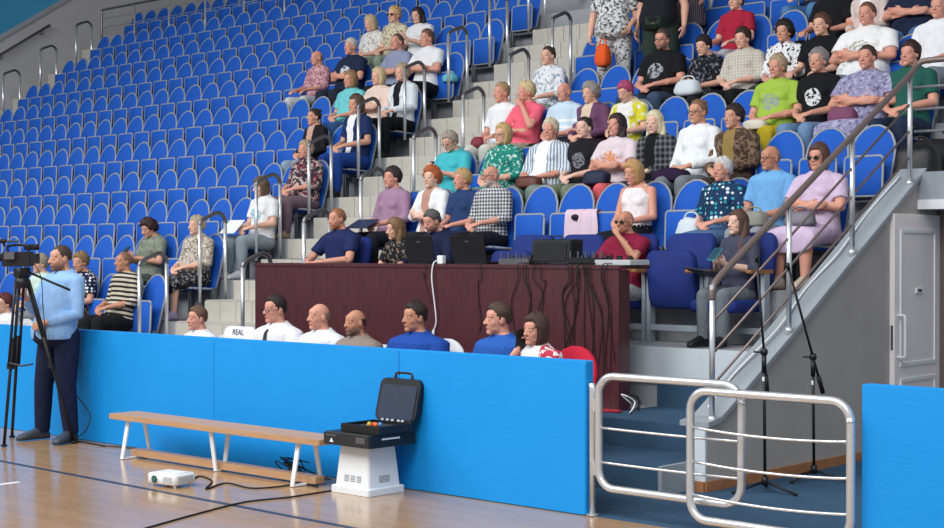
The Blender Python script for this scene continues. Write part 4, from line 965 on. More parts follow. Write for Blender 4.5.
def mixer(label, px, Y, w, d, h, n, body):
    o = thing('audio_mixer', label, 'mixer', (at_y(px, 264, Y).x, Y, TZ + .001), 0, 'mixers on the judges table')
    part('chassis', MB().loft([[(-w / 2, -d / 2, 0), (w / 2, -d / 2, 0), (w / 2, d / 2, 0), (-w / 2, d / 2, 0)], [(-w / 2, -d / 2, h), (w / 2, -d / 2, h), (w / 2, d / 2, h * .5), (-w / 2, d / 2, h * .5)]]), body, o)
    rr = random.Random(px)
    for i in range(n):
        for j in range(2):
            x = -w / 2 + (i + .5) * w / n; y = -d / 2 + d * (.25 + .4 * j)
            part('knob', MB().tube([(x, y, h * .7), (x, y, h + .012 + .02 * rr.random())], .008, 8), M_dsteel if rr.random() < .5 else M_black, o)
    for i in range(0, n, 2):
        x = -w / 2 + (i + .5) * w / n; part('plug', MB().tube([(x, -d / 2 + .01, h * .8), (x, -d / 2 + .012, h + .05)], .007, 6), M_dsteel, o)
    return o
mixer('grey audio mixer with plugged cables beside the black speaker', 522, 9.70, .34, .22, .05, 8, M_dsteel)
mixer('black audio mixer with upright plugs before the man in maroon', 594, 9.68, .36, .24, .06, 9, M_black)
o = thing('keyboard_controller', 'small pale control deck at the end of the table', 'controller', (at_y(622, 264, 9.68).x, 9.68, TZ + .001))
part('case', MB().prism(rrect(.36, .26, .01, 2), 0, .042, None, .004), mat('pale_grey_plastic', '#b3b8bc', .5), o)
for i in range(9): part('fader', MB().box(-.15 + i * .036, -.13 + i * .036, -.02 - .03 * (i % 3), .0 - .03 * (i % 3), .042, .066 + .01 * (i % 2)), M_black, o)
o = thing('white_adapter', 'white power adapter with cable on the table edge', 'adapter', (at_y(441, 262, 9.54).x, 9.545, TZ + .001))
part('block', MB().prism(rrect(.07, .05, .01, 2), 0, .075, None, .006), M_white, o)
part('cord', MB().tube(smooth_path([(-.02, 0, .03), (-.035, -.06, .01), (-.045, -.075, -.12), (-.02, -.07, -.32), (.0, -.066, -.5), (-.03, -.066, -.58)], 5), .006, 6), M_white, o, True)
part('plug', MB().tube([(-.03, -.066, -.58), (-.045, -.066, -.66)], .013, 8), M_white, o)
# cables hanging down the front of the table
rc = random.Random(3); k = 0
for px0, px1, zb, n in ((515, 530, .45, 3), (535, 545, .75, 2), (560, 580, .55, 6), (583, 600, .40, 5), (603, 612, .46, 3), (480, 486, .85, 1), (424, 428, .95, 1)):
    for i in range(n):
        x0 = at_y(px0 + (px1 - px0) * rc.random(), 268, TY).x; x1 = at_y(px1 + (px0 - px1) * rc.random() + rc.uniform(-6, 6), 330, TY).x
        z1 = zb + rc.uniform(0, .35); y = TY - .008
        pts = [(x0, TY + .10, TZ + .008), (x0, TY - .006, TZ + .006), (x0 + rc.uniform(-.02, .02), y - .006, TZ - .12), ((x0 + x1) / 2 + rc.uniform(-.1, .1), y, (TZ + z1) / 2 + .1), (x1, y, z1 + .1), (x1 + rc.uniform(-.08, .08), y, z1)]
        part_o = part('cable', MB().tube(smooth_path(pts, 4), .0036, 5), M_rubber)
        tag(part_o, 'thin black cable hanging down the front of the judges table', 'cable', 'cables on the judges table'); k += 1
for dx in (0, .06):
    o = part('cable', MB().tube(smooth_path([(TX1 + .06 + dx, TY + .1, .412), (TX1 + .14 + dx, TY - .02, .47 + dx), (TX1 + .10 + dx, TY - .10, .55), (TX1 + .20 + dx, TY - .06, .50), (TX1 + .22, TY - .15, .412)], 5), .006, 5), M_white if dx == 0 else M_rubber)
    tag(o, ('white' if dx == 0 else 'black') + ' cable coiled on the step by the end of the table', 'cable')

# ================================================================== CHAIRS
M_navy = fabric('navy_armchair_fabric', '#1c2f73')
M_arm = mat('varnished_armrest', '#9a6a3c', .35, 0, .1, 12)
def navy_chair(label, x, down=True):
    o = thing('armchair', label, 'chair', (x, YR[2], TR[2] + .002), 0, 'navy tip-up armchairs behind the table')
    def fr(u, v, q): return (u, .10 + (v - .36) * .2 + q, v)
    part('backrest', MB().prism(rrect(.50, .52, .10, 5, 0, .68), -.04, .04, fr, .02), M_navy, o, True)
    if down: part('seat_cushion', MB().prism(rrect(.46, .46, .06, 4, 0, -.17), .28, .385, None, .025), M_navy, o, True)
    else: part('seat_cushion', MB().prism(rrect(.50, .50, .10, 5, 0, .54), -.06, .03, lambda u, v, q: (u, -.04 - (v - .3) * .12 + q, v), .022), M_navy, o, True)
    for s in (-1, 1):
        part('armrest', MB().prism(rrect(.05, .36, .02, 3, s * .275, -.10), .60, .63, None, .008), M_arm, o)
        part('side_support', MB().box(s * .275 - .018, s * .275 + .018, -.06, .02, 0, .60), mat('grey_frame_paint', '#9aa3ad', .5), o)
    part('foot_bar', MB().box(-.29, .29, -.05, -.015, .10, .15), mat('grey_frame_paint', '#9aa3ad', .5), o)
    return o
px = lambda x_, y_=228: at_y(x_, y_, YR[2]).x
navy_chair('navy upholstered armchair under the young woman with long hair', px(738))
navy_chair('navy tip-up armchair with its seat raised beside the young woman', px(737) - .59, False)
navy_chair('navy upholstered armchair under the man in maroon', px(624) - .02)
navy_chair('navy tip-up armchair with its seat raised behind the black speaker', px(624) - .62, False)
navy_chair('navy tip-up armchair with its seat raised behind the grey mixer', px(624) - 1.22, False)
navy_chair('navy upholstered armchair under the man in navy sweatshirt', px(438, 220))
navy_chair('navy upholstered armchair under the woman with wavy hair', px(403, 238) + .04)
navy_chair('navy upholstered armchair under the ginger-bearded man', px(341, 219))
M_chw = fabric('white_chair_cover', '#d9dce2', .03)
def hall_chair(label, x, y, m, hback=.90, group='chairs behind the blue barrier', square=False):
    o = thing('chair', label, 'chair', (x, y, .005), 0, group)
    def fr(u, v, q): return (u, .19 + (v - .45) * .16 + q, v)
    ov = [(.20, .42)] + [(.215 * math.cos(a), hback - .20 + .20 * math.sin(a)) for a in [math.pi * k / 9 for k in range(10)]] + [(-.20, .42)]
    if square: ov = rrect(.43, hback - .42, .07, 4, 0, (hback + .42) / 2)
    part('backrest', MB().prism(ov, -.02, .025, fr, .012), m, o, True)
    part('seat', MB().prism(rrect(.44, .42, .06, 4, 0, -.02), .33, .375, None, .015), m, o, True)
    for sx in (-1, 1):
        for sy in (-1, 1):
            part('leg', MB().tube([(sx * .18, sy * .17 - .02, .34), (sx * .195, sy * .19 - .02, .002)], .012, 8), M_dsteel, o, True)
    return o
for k, lab in (('a', 'white covered chair under the man sitting alone'), ('b', 'white covered chair under the man with tie'), ('c', 'white covered chair under the balding man in white'), ('d', 'white covered chair under the man in taupe'),
               ('e', 'white covered chair under the stout man in blue'), ('f', 'white covered chair under the lean man in blue')):
    hall_chair(lab, OFFX[k] + (.06 if k in 'ef' else .02), OFF_Y, M_chw, .975 if k in 'ef' else .90)
hall_chair('bright red covered chair under the woman on the phone', OFFX['g'] + .12, OFF_Y + .02, fabric('red_chair_cover', '#c21f3c', .05), .97)
hall_chair('white covered chair under the red-haired person', at_y(6, 304, 8.9).x, 8.9, M_chw)
o = hall_chair('empty white chair with small dark lettering beside the man with tie', at_y(241, 330, 8.34).x, 8.06, M_chw, at_y(241, 327, 8.34).z, square=True)
fnt = bpy.data.curves.new('lettering', 'FONT'); fnt.body = 'REAL'; fnt.size = .07; fnt.align_x = 'CENTER'; fnt.extrude = .001; fnt.materials.append(M_dsteel)
to = bpy.data.objects.new('lettering_curve', fnt); COL.objects.link(to); dg = bpy.context.evaluated_depsgraph_get(); dg.update()
tm = bpy.data.meshes.new_from_object(to.evaluated_get(dg)); bpy.data.objects.remove(to)
link('lettering', tm, o, (0, .19 + (.93 - .45) * .16 - .0235, .93), (math.radians(81), 0, 0))

# ================================================================== THE COURT FLOOR
def bench():
    zt = at_y(112, 413, 6.96).z; x0, x1 = at_y(108, 418, 6.92).x, at_y(318, 443, 6.92).x
    o = thing('bench', 'long low wooden bench with white metal legs', 'bench', ((x0 + x1) / 2, 7.06, 0)); w = (x1 - x0) / 2
    M_bw = mat('bench_wood', '#b07f58', .45, 0, .14, 8)
    def grain():
        t = NT('bench_top_wood'); v = t.coord('Object'); n = t.noise(t.mapv(v, (1.5, 30, 20)), 3, 4)
        return t.done(t.mix(n, lin('#a57b58'), lin('#c7a27c')), .42, 0, .4)
    Mg = grain()
    part('seat_board', MB().prism(rrect(2 * w, .27, .012, 2), zt - .042, zt, None, .005), Mg, o)
    part('floor_beam', MB().prism(rrect(2 * w - .30, .09, .006, 1, -.02, .03), .018, .070, None, .004), Mg, o)
    for x in (-w + .19, 0.0, w - .28):
        lg = MB()
        A = [(x, -.075, zt - .045), (x, -.135, .006), (x, .135, .006), (x, .075, zt - .045)] if x else [(x, -.085, zt - .045), (x, -.04, .006), (x, .04, .006), (x, .085, zt - .045)]
        for (p, q) in ((0, 1), (3, 2)):
            a, b = Vector(A[p]), Vector(A[q]); lg.loft([[a + Vector((dx, dy, 0)) for dx, dy in ((-.022, -.006), (.022, -.006), (.022, .006), (-.022, .006))], [b + Vector((dx * .8, dy, 0)) for dx, dy in ((-.022, -.006), (.022, -.006), (.022, .006), (-.022, .006))]])
        part('leg_pair', lg.box(x - .018, x + .018, A[1][1], A[2][1], .004, .016), M_white, o)
    return o
bench()
def plinth():
    a, b, c = at_z(332, 491, 0), at_z(371, 497.5, 0), at_z(400, 491, 0); cx, cy = (a.x + b.x) / 2, 7.155
    w, d = (b.x - a.x) / 2 - .008, .175
    o = thing('vent_cowl', 'white tapered plastic box with vents standing on the floor', 'box', (cx, cy, 0)); zt = .335
    Mw = mat('dull_white_plastic', '#dfe4e8', .45, 0, .03, 5)
    def rg(hw, hd, z): return [(x, y, z) for x, y in rrect(2 * hw, 2 * hd, .02, 3)]
    part('base_flange', MB().loft([rg(w, d, .002), rg(w, d, .045), rg(w - .006, d - .006, .05)]), Mw, o)
    part('body', MB().loft([rg(w - .022, d - .022, .05), rg(w - .05, d - .045, zt)]), Mw, o)
    Mv = mat('vent_grey', '#9aa0a4', .6)
    for i in range(3):
        for j in range(4):
            x = -.075 + i * .062; z = .085 + j * .012
            part('vent_slot', MB().box(x, x + .045, -d + .0215 - .001 + (z - .05) * .075, -d + .03, z, z + .007), Mv, o)
    for j in range(4):
        z = .085 + j * .012; part('vent_slot', MB().box(w - .035, w - .0215 + .001 - (z - .05) * .09, -.05, .05, z, z + .007), Mv, o)
    # amplifier in its black case, and the open tool case on top
    c = thing('amplifier', 'flat black amplifier unit lying on the white box', 'amplifier', (cx + .025, cy - .0, zt + .001), 0)
    part('housing', MB().prism(rrect(.46, .44, .008, 1), 0, .088, None, .004), M_black, c)
    part('front_plate', MB().box(-.225, .225, -.228, -.2205, .006, .082), mat('satin_black_panel', '#26272c', .35), c)
    part('label_strip', MB().box(-.20, -.10, -.2292, -.228, .062, .074), M_dsteel, c)
    part('label_mark', MB().loft([[(-.165, -.2292, .02), (-.125, -.2292, .02), (-.145, -.2292, .048)], [(-.165, -.228, .02), (-.125, -.228, .02), (-.145, -.228, .048)]]), M_white, c)
    part('socket_plate', MB().box(.10, .19, -.2292, -.228, .03, .072), M_dsteel, c)
    part('side_label', MB().box(.2305, .2315, -.11, .06, .050, .062), M_white, c)
    k = thing('tool_case', 'open black plastic carry case with handle in its raised lid', 'case', (cx + .09, cy - .0, zt + .091), 0)
    part('tray', MB().box(-.19, .19, -.16, .16, .001, .012).box(-.19, .19, -.16, -.145, .012, .055).box(-.19, .19, .145, .16, .012, .055).box(-.19, -.175, -.145, .145, .012, .055).box(.175, .19, -.145, .145, .012, .055), M_black, k)
    part('foam', MB().prism(rrect(.34, .28, .01, 1), .013, .035, None, .003), mat('dark_foam', '#2a2f3a', .9, 0, .2, 60), k)
    def fr(u, v, q): return (u, .165 + v * .24 + q, .055 + v * .97)
    lid = part('lid', MB().loft([[fr(u, v, 0) for u, v in rrect(.40, .30, .05, 4, 0, .15)], [fr(u * .97, v, .055) for u, v in rrect(.40, .30, .05, 4, 0, .15)]]), M_black, k)
    part('foam_pad', MB().prism(rrect(.35, .24, .02, 2, 0, .135), -.006, .002, fr), mat('lid_foam', '#3a4354', .9, 0, .25, 90, .2, .6), lid)
    part('handle', MB().tube(smooth_path([fr(-.085, .285, .03), fr(-.08, .325, .03), fr(-.06, .34, .03), fr(.06, .34, .03), fr(.08, .325, .03), fr(.085, .285, .03)], 3), .015, 8), M_black, lid, True)
    for i, x in enumerate((-.10, -.05, .0, .06, .10)):
        part('latch', MB().ell((x, .150, .062), (.016, .010, .010), 8, 6), mat('pale_grey_plastic', '#b3b8bc', .5), k, True)
    for i, (x, y, cc) in enumerate(((-.03, -.04, '#5fae4a'), (.0, -.07, '#d8a03a'), (.022, -.045, '#e0552a'), (.05, -.055, '#e8702c'), (.065, -.03, '#5a8fd0'))):
        tag(part('ball', MB().ell((cx + .09 + x, cy + y, zt + .091 + .052), (.017, .017, .017), 12, 8), mat('ball_' + cc, cc, .4), None, True),
            ('small %s ball lying in the open tool case' % ('green', 'yellow', 'red-orange', 'orange', 'blue')[i]), 'ball', 'coloured balls in the case')
plinth()
def projector():
    a = at_z(168, 486, 0); o = thing('projector', 'white video projector standing on the wooden floor', 'projector', (a.x, a.y + .03, 0), math.radians(8)); o.scale = (.9, .9, .9)
    Mw = mat('projector_white', '#e6e9ea', .35, 0, .02, 5)
    part('housing', MB().prism(rrect(.315, .235, .03, 4), .022, .105, None, .012), Mw, o, True)
    part('top_deck', MB().prism(rrect(.22, .16, .03, 4), .105, .109, None, .003), Mw, o)
    part('lens', MB().tube([(-.06, -.108, .062), (-.06, -.128, .062)], .030, 16), M_black, o, True)
    part('lens_ring', MB().tube([(-.06, -.110, .062), (-.06, -.124, .062)], .037, 16), Mw, o, True)
    part('lens_glass', MB().tube([(-.06, -.128, .062), (-.06, -.130, .062)], .022, 16), mat('green_lens', '#2f6b62', .1), o)
    for j in range(6): part('vent_slot', MB().box(.1575, .1592, -.08, .08, .038 + j * .009, .042 + j * .009), mat('vent_grey', '#9aa0a4', .6), o)
    for j in range(6): part('vent_slot', MB().box(.03, .13, -.1195, -.117, .042 + j * .008, .045 + j * .008), mat('vent_grey', '#9aa0a4', .6), o)
    for sx in (-1, 1):
        for sy in (-1, 1): part('foot', MB().tube([(sx * .12, sy * .08, .001), (sx * .12, sy * .08, .024)], .012, 8), M_white, o)
    return a
pj = projector()
def floor_cable(label, pts, r=.006, group='cables on the floor'):
    P = [at_z(x, y, r + .0005) for x, y in pts]
    return tag(part('cable', MB().tube(smooth_path(P, 6), r, 6), M_rubber, None, True), label, 'cable', group)
floor_cable('black cable running from the projector to the bench', [(192, 480), (200, 476), (212, 481), (206, 489), (226, 483), (250, 488), (275, 487), (300, 484), (318, 487)])
floor_cable('black cable snaking across the court towards the white box', [(60, 560), (120, 536), (150, 527), (200, 513), (245, 502), (290, 497), (331, 490.5)])
floor_cable('thin black cable lying along the foot of the barrier', [(78, 441), (100, 445), (120, 447), (140, 449.5), (160, 454), (185, 461), (215, 466), (240, 468)], .005)
floor_cable('black cable looping beside the tripod leg', [(52, 443), (60, 439), (72, 441), (90, 443), (105, 446.5)], .005)
# tangle of leads under the bench end
rc = random.Random(11); c0 = at_z(298, 479, 0)
for i in range(5):
    P = [Vector((c0.x + rc.uniform(-.22, .25), c0.y + rc.uniform(-.08, .10), .012 + (.14 if 0 < j < 5 else 0) * rc.random())) for j in range(6)]
    tag(part('cable', MB().tube(smooth_path(P, 6), .0045, 5), M_rubber, None, True), 'thin black lead tangled under the end of the bench', 'cable', 'tangled leads under the bench')

# tripod and television camera
def tripod_camera():
    apex = at_y(22, 276, 6.74); o = thing('tripod', 'tall black video tripod with double tube legs', 'tripod', (apex.x, apex.y, 0)); za = apex.z
    feet = [at_z(4, 447, 0), at_z(12, 438, 0), at_z(74, 443.5, 0)]
    for f in feet:
        f = f - Vector((apex.x, apex.y, 0)); f.z = 0.012; lg = part('leg', MB(), M_black, o)
        mb = MB(); d = Vector((f.x, f.y, 0)).normalized(); n = Vector((-d.y, d.x, 0)) * .022
        topv = d * .05 + Vector((0, 0, za - .03)); mid = topv.lerp(f, .52)
        mb.tube([topv + n, mid + n], .012, 8).tube([topv - n, mid - n], .012, 8).tube([topv.lerp(f, .35), f], .014, 8)
        lg.data = mb.mesh('leg', M_black, True)
        part('leg_clamp', MB().box(mid.x - .03, mid.x + .03, mid.y - .02, mid.y + .02, mid.z - .025, mid.z + .025), M_black, lg)
        part('foot_pad', MB().ell((f.x, f.y, .014), (.03, .03, .013), 10, 6), M_rubber, lg, True)
    part('crown', MB().tube([(0, 0, za - .10), (0, 0, za - .01)], .055, 12), M_black, o, True)
    part('fluid_head', MB().prism(rrect(.10, .12, .02, 3), za - .01, za + .07, None, .01), M_black, o, True)
    part('pan_handle', MB().tube([(.03, .05, za + .03), (.16, .20, za - .06), (.26, .30, za - .12)], .010, 8), M_black, o, True)
    part('spreader', MB().tube([(-.12, -.05, .72), (0, 0, .70), (.13, .02, .72)], .008, 6), M_black, o)
    c = thing('video_camera', 'black shoulder video camera with long microphone on the tripod', 'camera', (apex.x, apex.y, za + .071), math.radians(36)); c.scale = (.84, .84, .84); c.location = (apex.x - .03, apex.y - .02, za + .071)
    # local -x is the shooting direction
    part('body', MB().prism(rrect(.30, .15, .02, 3, 0, .085), -.055, .055, lambda u, v, q: (u, q, v), .01), M_black, c)
    part('lens_barrel', MB().tube([(-.14, 0, .10), (-.20, 0, .10), (-.22, 0, .10), (-.26, 0, .10)], [.040, .040, .050, .050], 14), M_black, c, True)
    part('lens_hood', MB().prism(rrect(.13, .11, .01, 2, 0, .10), .26, .33, lambda u, v, q: (-q, u, v), .004), M_rubber, c)
    part('carry_handle', MB().tube(smooth_path([(-.10, 0, .155), (-.11, 0, .205), (-.06, 0, .225), (.07, 0, .225), (.11, 0, .20), (.11, 0, .155)], 4), .013, 8), M_black, c, True)
    part('viewfinder', MB().prism(rrect(.10, .06, .01, 2, .10, .205), .03, .08, lambda u, v, q: (u, q, v), .006), M_black, c)
    part('eyecup', MB().tube([(.14, .055, .205), (.19, .055, .205)], [.025, .032], 12), M_rubber, c, True)
    part('flip_screen', MB().prism(rrect(.11, .075, .006, 2, -.05, .12), -.10, -.088, lambda u, v, q: (u, q, v), .003), M_dsteel, c)
    part('battery', MB().box(.15, .21, -.045, .045, .04, .14), M_black, c)
    mi = part('microphone', MB().tube([(-.34, -.03, .275), (-.12, -.03, .265)], .020, 12, True, True), M_rubber, c, True)
    part('mic_mount', MB().tube([(-.16, -.03, .262), (-.13, -.01, .215)], .010, 8), M_black, mi)
    part('mic_tail', MB().tube([(-.12, -.03, .265), (.02, -.03, .262)], .010, 8), M_black, mi)
    pts = [(.15, .02, .05), (.22, .05, -.10), (.24, .06, -.45), (.27, .10, -.8), (.33, .12, -1.1)]
    cc = part('camera_lead', MB().tube(smooth_path(pts, 5), .005, 6), M_rubber, c, True)
tripod_camera()
o = part('cable', MB().tube(smooth_path([at_y(62, 380, 7.35), at_y(80, 400, 7.33), at_y(90, 415, 7.30), at_y(86, 430, 7.25), at_z(76, 438, .01)], 5), .005, 6), M_rubber, None, True)
tag(o, 'black lead hanging in a loop beside the camera operator', 'cable')

# microphone stands by the side wall
def mic_stand(label, bx, by, jx, jy, tx, ty, leans):
    b = at_z(bx, by, 0); j = at_y(jx, jy, b.y); t = at_x(tx, ty, b.x - .02)
    o = thing('microphone_stand', label, 'stand', (b.x, b.y, .004), 0, 'microphone stands by the side wall')
    L = lambda p: Vector(p) - Vector((b.x, b.y, .004))
    jl, tl = L(j), L(t)
    part('pole', MB().tube([(0, 0, .06), (jl.x, 0, jl.z)], .011, 8), M_black, o, True)
    part('collar', MB().tube([(jl.x, 0, jl.z - .14), (jl.x, 0, jl.z - .02)], .017, 10), M_black, o, True)
    part('white_band', MB().tube([(jl.x, 0, jl.z - .20), (jl.x, 0, jl.z - .17)], .0125, 8), M_white, o)
    d = (tl - jl).normalized(); bm = part('boom', MB().tube([jl - d * .22, tl], .009, 8), M_black, o, True)
    part('counterweight', MB().tube([jl - d * .30, jl - d * .16], .017, 10), M_black, bm, True)
    part('clutch', MB().ell(jl, (.03, .022, .03), 10, 8), M_black, o, True)
    part('wing_nut', MB().tube([jl + Vector((-.07, -.02, .0)), jl], .008, 6), M_black, o)
    part('mic_clip', MB().tube([tl, tl + d * .05], [.012, .016], 8), M_black, bm, True)
    part('hub', MB().tube([(0, 0, .05), (0, 0, .11)], .024, 10), M_black, o, True)
    for a in (-20, 100, 220):
        e = (.24 * math.cos(math.radians(a + leans)), .24 * math.sin(math.radians(a + leans)), .012)
        lg = part('leg', MB().tube([(0, 0, .075), e], .009, 8), M_black, o, True)
        part('foot_tip', MB().ell(e, (.016, .016, .011), 8, 6), M_rubber, lg)
mic_stand('black boom microphone stand nearer the gate with raised boom', 765, 493, 764, 352, 757, 262, 20)
mic_stand('black boom microphone stand beside the wooden baseboard', 814, 481, 813, 357, 789, 270, 40)
o = part('cable', MB().tube(smooth_path([(X_S - .14, 8.95, .56), (X_S - .15, 9.3, .78), (X_S - .10, 9.8, 1.085), (X_S - .16, 10.3, 1.37), (X_S - .12, 10.75, 1.66), (X_S - .17, 11.3, 1.98), (X_S - .14, 11.8, 2.30)], 5), .009, 6), M_white, None, True)
tag(o, 'white cable lying along the sloping cap of the side wall', 'cable')
o = tag(part('paddle', MB().prism([(.10 * math.cos(a), .045 * math.sin(a)) for a in [2 * math.pi * k / 16 for k in range(16)]], 0, .02, None, .004), mat('red_plastic', '#9c2433', .5), None), 'small red oval cushion lying on the carpeted step', 'cushion')
o.location = at_z(611, 412, .408)

# ================================================================== BAGS AND HAND-HELD THINGS
def lump(r, seed, seg=18, rings=12, amp=.05, p=.62):
    mb = MB(); mb.ell((0, 0, 0), (1, 1, 1), seg, rings); out = []
    sp = lambda q: math.copysign(abs(q) ** p, q)
    for (x, y, z) in mb.v:
        h = math.hypot(x, y) or 1; k = 1 + amp * (math.sin(x * 5 + seed) * math.cos(y * 4 + seed * 2) + .6 * math.sin(z * 6 + seed) + .6 * math.sin(x * 9 + z * 7 + seed))
        hs = abs(h) ** p; out.append((sp(x / h) * hs * r[0] * k * (1 - .12 * z), sp(y / h) * hs * r[1] * k * (1 - .25 * z), sp(z) * r[2] * (k if z > 0 else .8)))
    mb.v = out; return mb
def bag(label, loc, r, m, seed, handle=True, rz=0, cat='bag', tilt=0):
    o = thing('handbag' if cat == 'bag' else cat, label, cat, loc, math.radians(rz))
    part('pouch', lump(r, seed), m, o, True, (0, 0, r[2] * .6))
    if handle: part('strap', MB().tube(smooth_path([(-r[0] * .7, 0, r[2] * 1.1), (-r[0] * .4, 0, r[2] * 1.9), (r[0] * .4, 0, r[2] * 1.9), (r[0] * .7, 0, r[2] * 1.1)], 4), .008, 6), m, o, True)
    return o
def lap(px_, py_, row, fy=-.33, z=.56): 
    P = at_y(px_, py_, YR[row] + fy); return P
bag('white soft handbag beside the woman in blue dotted top', (at_y(690, 240, YR[3] - .22).x, YR[3] - .20, TR[3] + .42), (.13, .10, .13), fabric('white_bag_cloth', '#c9d3da', .05), 3)
def shawl():
    x = at_y(584, 232, YR[3]).x; o = thing('shawl', 'pink floral shawl draped over a folded seat', 'shawl', (x, YR[3], TR[3])); R = []
    path = [(-.050, .38), (-.052, .45), (-.048, .55), (-.042, .64), (-.034, .705), (-.005, .735), (.03, .72), (.05, .66), (.055, .58)]
    mb = MB(); n = 22; V = []; Fc = []
    for i, (y, z) in enumerate(path):
        for k in range(n + 1):
            u = k / n; wv = .010 * math.sin(u * 21 + i * .35) + .006 * math.sin(u * 40 - i * .5)
            V.append((-.20 + .40 * u * (1 + .03 * math.sin(i)), y + (wv if y < 0 else -wv) - .008, z + (.025 * math.sin(u * 6) if i == 0 else 0)))
    m = n + 1
    for i in range(len(path) - 1):
        for k in range(n): Fc.append((i * m + k, i * m + k + 1, (i + 1) * m + k + 1, (i + 1) * m + k))
    back = [(x_, y_ - .006 if y_ < 0 else y_ + .006, z_ + .004) for x_, y_, z_ in V]; K = len(V)
    Fc2 = [tuple(q + K for q in reversed(f)) for f in Fc]
    mb.add(V + back, Fc + Fc2); part('cloth', mb, cloth('floral', '#dcc6d6', '#cdb4c8', '#b88fae', .8), o, True)
    part('dark_knot', MB().ell((-.06, -.065, .66), (.05, .02, .03), 10, 8), M_rubber, o, True)
shawl()
bag('brown leather bag in the lap of the woman in striped shirt', (at_y(530, 180, YR[4] - .34).x, YR[4] - .36, TR[4] + .52), (.16, .08, .075), mat('brown_leather', '#5a2c22', .5), 5, False)
bag('navy bag in the lap of the woman in pale pink', (at_y(597, 176, YR[4] - .34).x + .02, YR[4] - .37, TR[4] + .53), (.15, .09, .085), mat('navy_bag_cloth', '#1d2440', .7), 6, False)
bag('black and magenta printed bag between the plaid shirt girl and white sweatshirt', (at_y(672, 174, YR[4] - .34).x, YR[4] - .36, TR[4] + .53), (.20, .09, .075), cloth('floral', '#2a1a38', '#3a2044', '#b0408a', 1.2), 7, False)
bag('flowered pouch in the lap of the large woman in lavender', (at_y(845, 112, YR[5] - .34).x, YR[5] - .38, TR[5] + .54), (.14, .09, .09), cloth('floral', '#7a4a66', '#c9b6c2', '#5a3450', .8), 8, False)
bag('white tote bag hanging from the lap of the woman in black embroidery', (at_y(690, 82, YR[6] - .36).x, YR[6] - .40, TR[6] + .50), (.15, .08, .10), fabric('white_bag_cloth', '#c9d3da', .05), 9)
bag('grey handbag on the lap of the woman in lavender dress', (at_y(802, 207, YR[3] - .34).x, YR[3] - .37, TR[3] + .545), (.14, .08, .075), mat('grey_leather', '#6d6a75', .5), 10)
bag('camouflage shoulder bag on the lap of the man in light blue', (at_y(755, 212, YR[3] - .34).x, YR[3] - .36, TR[3] + .545), (.13, .09, .08), cloth('floral', '#8d8d86', '#c9c7c0', '#4a4a48', 1), 11)
bag('pale bag on the knees of the woman in lime green', (at_y(757, 118, YR[5] - .34).x, YR[5] - .38, TR[5] + .53), (.13, .07, .06), fabric('cream_bag_cloth', '#d8d4c4', .05), 12, False)
bag('turquoise cloth bag on the seat beside the man in white polo', (at_y(450, 52, YR[7]).x + .02, YR[7] - .02, TR[8] + .02), (.11, .07, .07), fabric('turquoise_cloth', '#5fb8c8', .05), 13, False)
bag('dark red bag held by the fair young man', (at_y(482, 131, YR[5] - .3).x, YR[5] - .36, TR[5] + .54), (.09, .07, .07), mat('dark_red_cloth', '#7a2c3a', .7), 14, False)
bag('orange and purple bag hanging from the hand of the standing woman', (at_y(604, 46, 14.2).x, 14.18, at_y(604, 58, 14.2).z - .08), (.09, .07, .15), cloth('floral', '#e05a2a', '#b02a5a', '#7a2a6a', 2.0), 15)
bag('blue backpack behind the woman in white printed T-shirt', (at_y(276, 196, YR[4] - .3).x, YR[4] - .45, TR[4] + .001), (.15, .11, .20), mat('blue_backpack_nylon', '#2a86b8', .6), 16)
bag('black rucksack on the slab at the top of the handrail', (at_y(918, 178, 12.4).x, 12.4, 2.336), (.20, .14, .17), M_black, 17)
bag('black camera bag on the slab behind the rucksack', (at_y(935, 170, 12.8).x, 12.75, 2.36), (.24, .16, .20), M_rubber, 18)
bag('bright green bag behind the man in light blue polo', (at_y(747, 186, YR[4] - .3).x, YR[4] - .42, TR[4] + .001), (.15, .08, .10), mat('bright_green_plastic', '#2f9a4a', .5), 21)
bag('teal and blue bag on the seat beside the woman in purple jacket', (RIGHT_X[7] + .02, YR[6] - .02 - .40, TR[6] + .001), (.15, .09, .11), cloth('floral', '#2a7a9c', '#1f5a8a', '#4aa0b0', 1), 22)
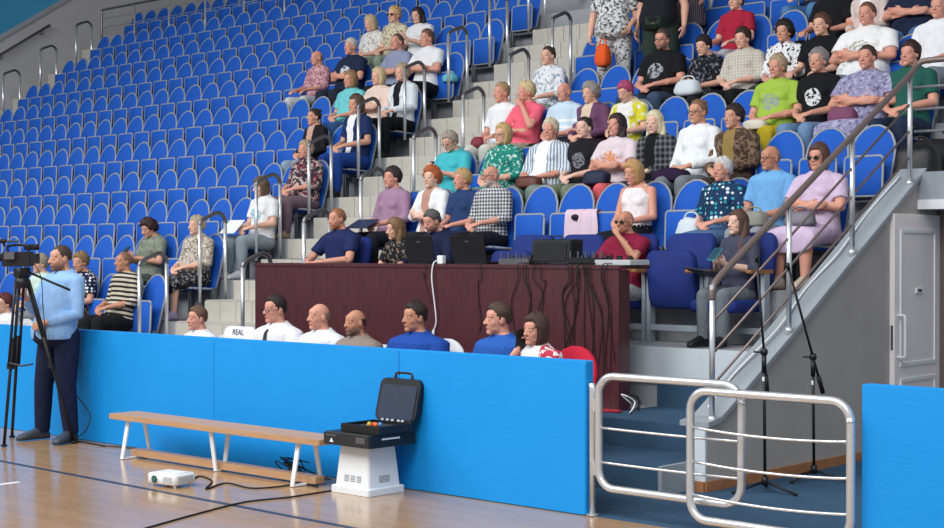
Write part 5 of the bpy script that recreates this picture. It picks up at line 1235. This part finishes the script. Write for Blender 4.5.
def phone(label, loc, rx=-50, rz=0, m=None):
    o = thing('phone', label, 'phone', loc, math.radians(rz)); R = (math.radians(rx), 0, 0)
    part('case', MB().prism(rrect(.075, .155, .012, 3), -.005, .004, None, .002), m or M_black, o, False, (0, 0, 0), R)
    part('screen', MB().prism(rrect(.068, .145, .010, 3), .004, .005), mat('phone_screen', '#2b4a5a', .15), o, False, (0, 0, 0), R)
    return o
def hand_at(X, row, y, z, s=1.0): return (X, YR[row] + y * s, TR[row] + z * s)
for lab, pxx, pyy, row in (('phone held by the woman in olive grey', 150, 227, 2), ('phone held by the woman in turquoise shirt', 451, 140, 4), ('phone held by the woman with long black hair', 418, 15, 8)):
    P = at_y(pxx, pyy, YR[row] - .03); ns = nearest_seat(row, P.x); X = ns + max(-.15, min(.15, P.x - ns)); phone(lab, (X, YR[row] - .385, TR[row] + .80), 40)
P = at_y(737, 228, YR[2] - .03); phone('teal-lit phone held by the young woman with long hair', (P.x + .02, YR[2] - .385, TR[2] + .76), 40, 0, mat('teal_phone', '#3aa0b0', .3))
o = tag(part('folder', MB().prism(rrect(.24, .32, .01, 2), 0, .012, None, .003), mat('dark_folder', '#1b2030', .5)), 'dark folder lying across the lap of the young woman with long hair', 'folder')
o.location = (P.x - .10, YR[2] - .36, TR[2] + .60); o.rotation_euler = (math.radians(-12), math.radians(8), .2)
P = at_y(391, 178, YR[3] - .03); o = tag(part('folder', MB().prism(rrect(.30, .22, .01, 2), 0, .012, None, .003), mat('navy_folder', '#26304f', .5)), 'navy folder held by the woman in mauve blouse', 'folder')
o.location = (P.x - .03, YR[3] - .42, TR[3] + .62); o.rotation_euler = (math.radians(25), 0, .1)
phone('black phone held to the ear of the woman with brown bob', (OFFX['g'] - .088, OFF_Y - .085, 1.03), 78, -112)
P = at_y(262, 187, YR[3] - .03); o = tag(part('paper_sheet', MB().prism(rrect(.21, .28, .004, 1), 0, .003), M_white), 'white paper in the hand of the woman in printed T-shirt', 'paper')
o.location = (P.x - .10, YR[3] - .40, TR[3] + .62); o.rotation_euler = (math.radians(35), 0, .3)
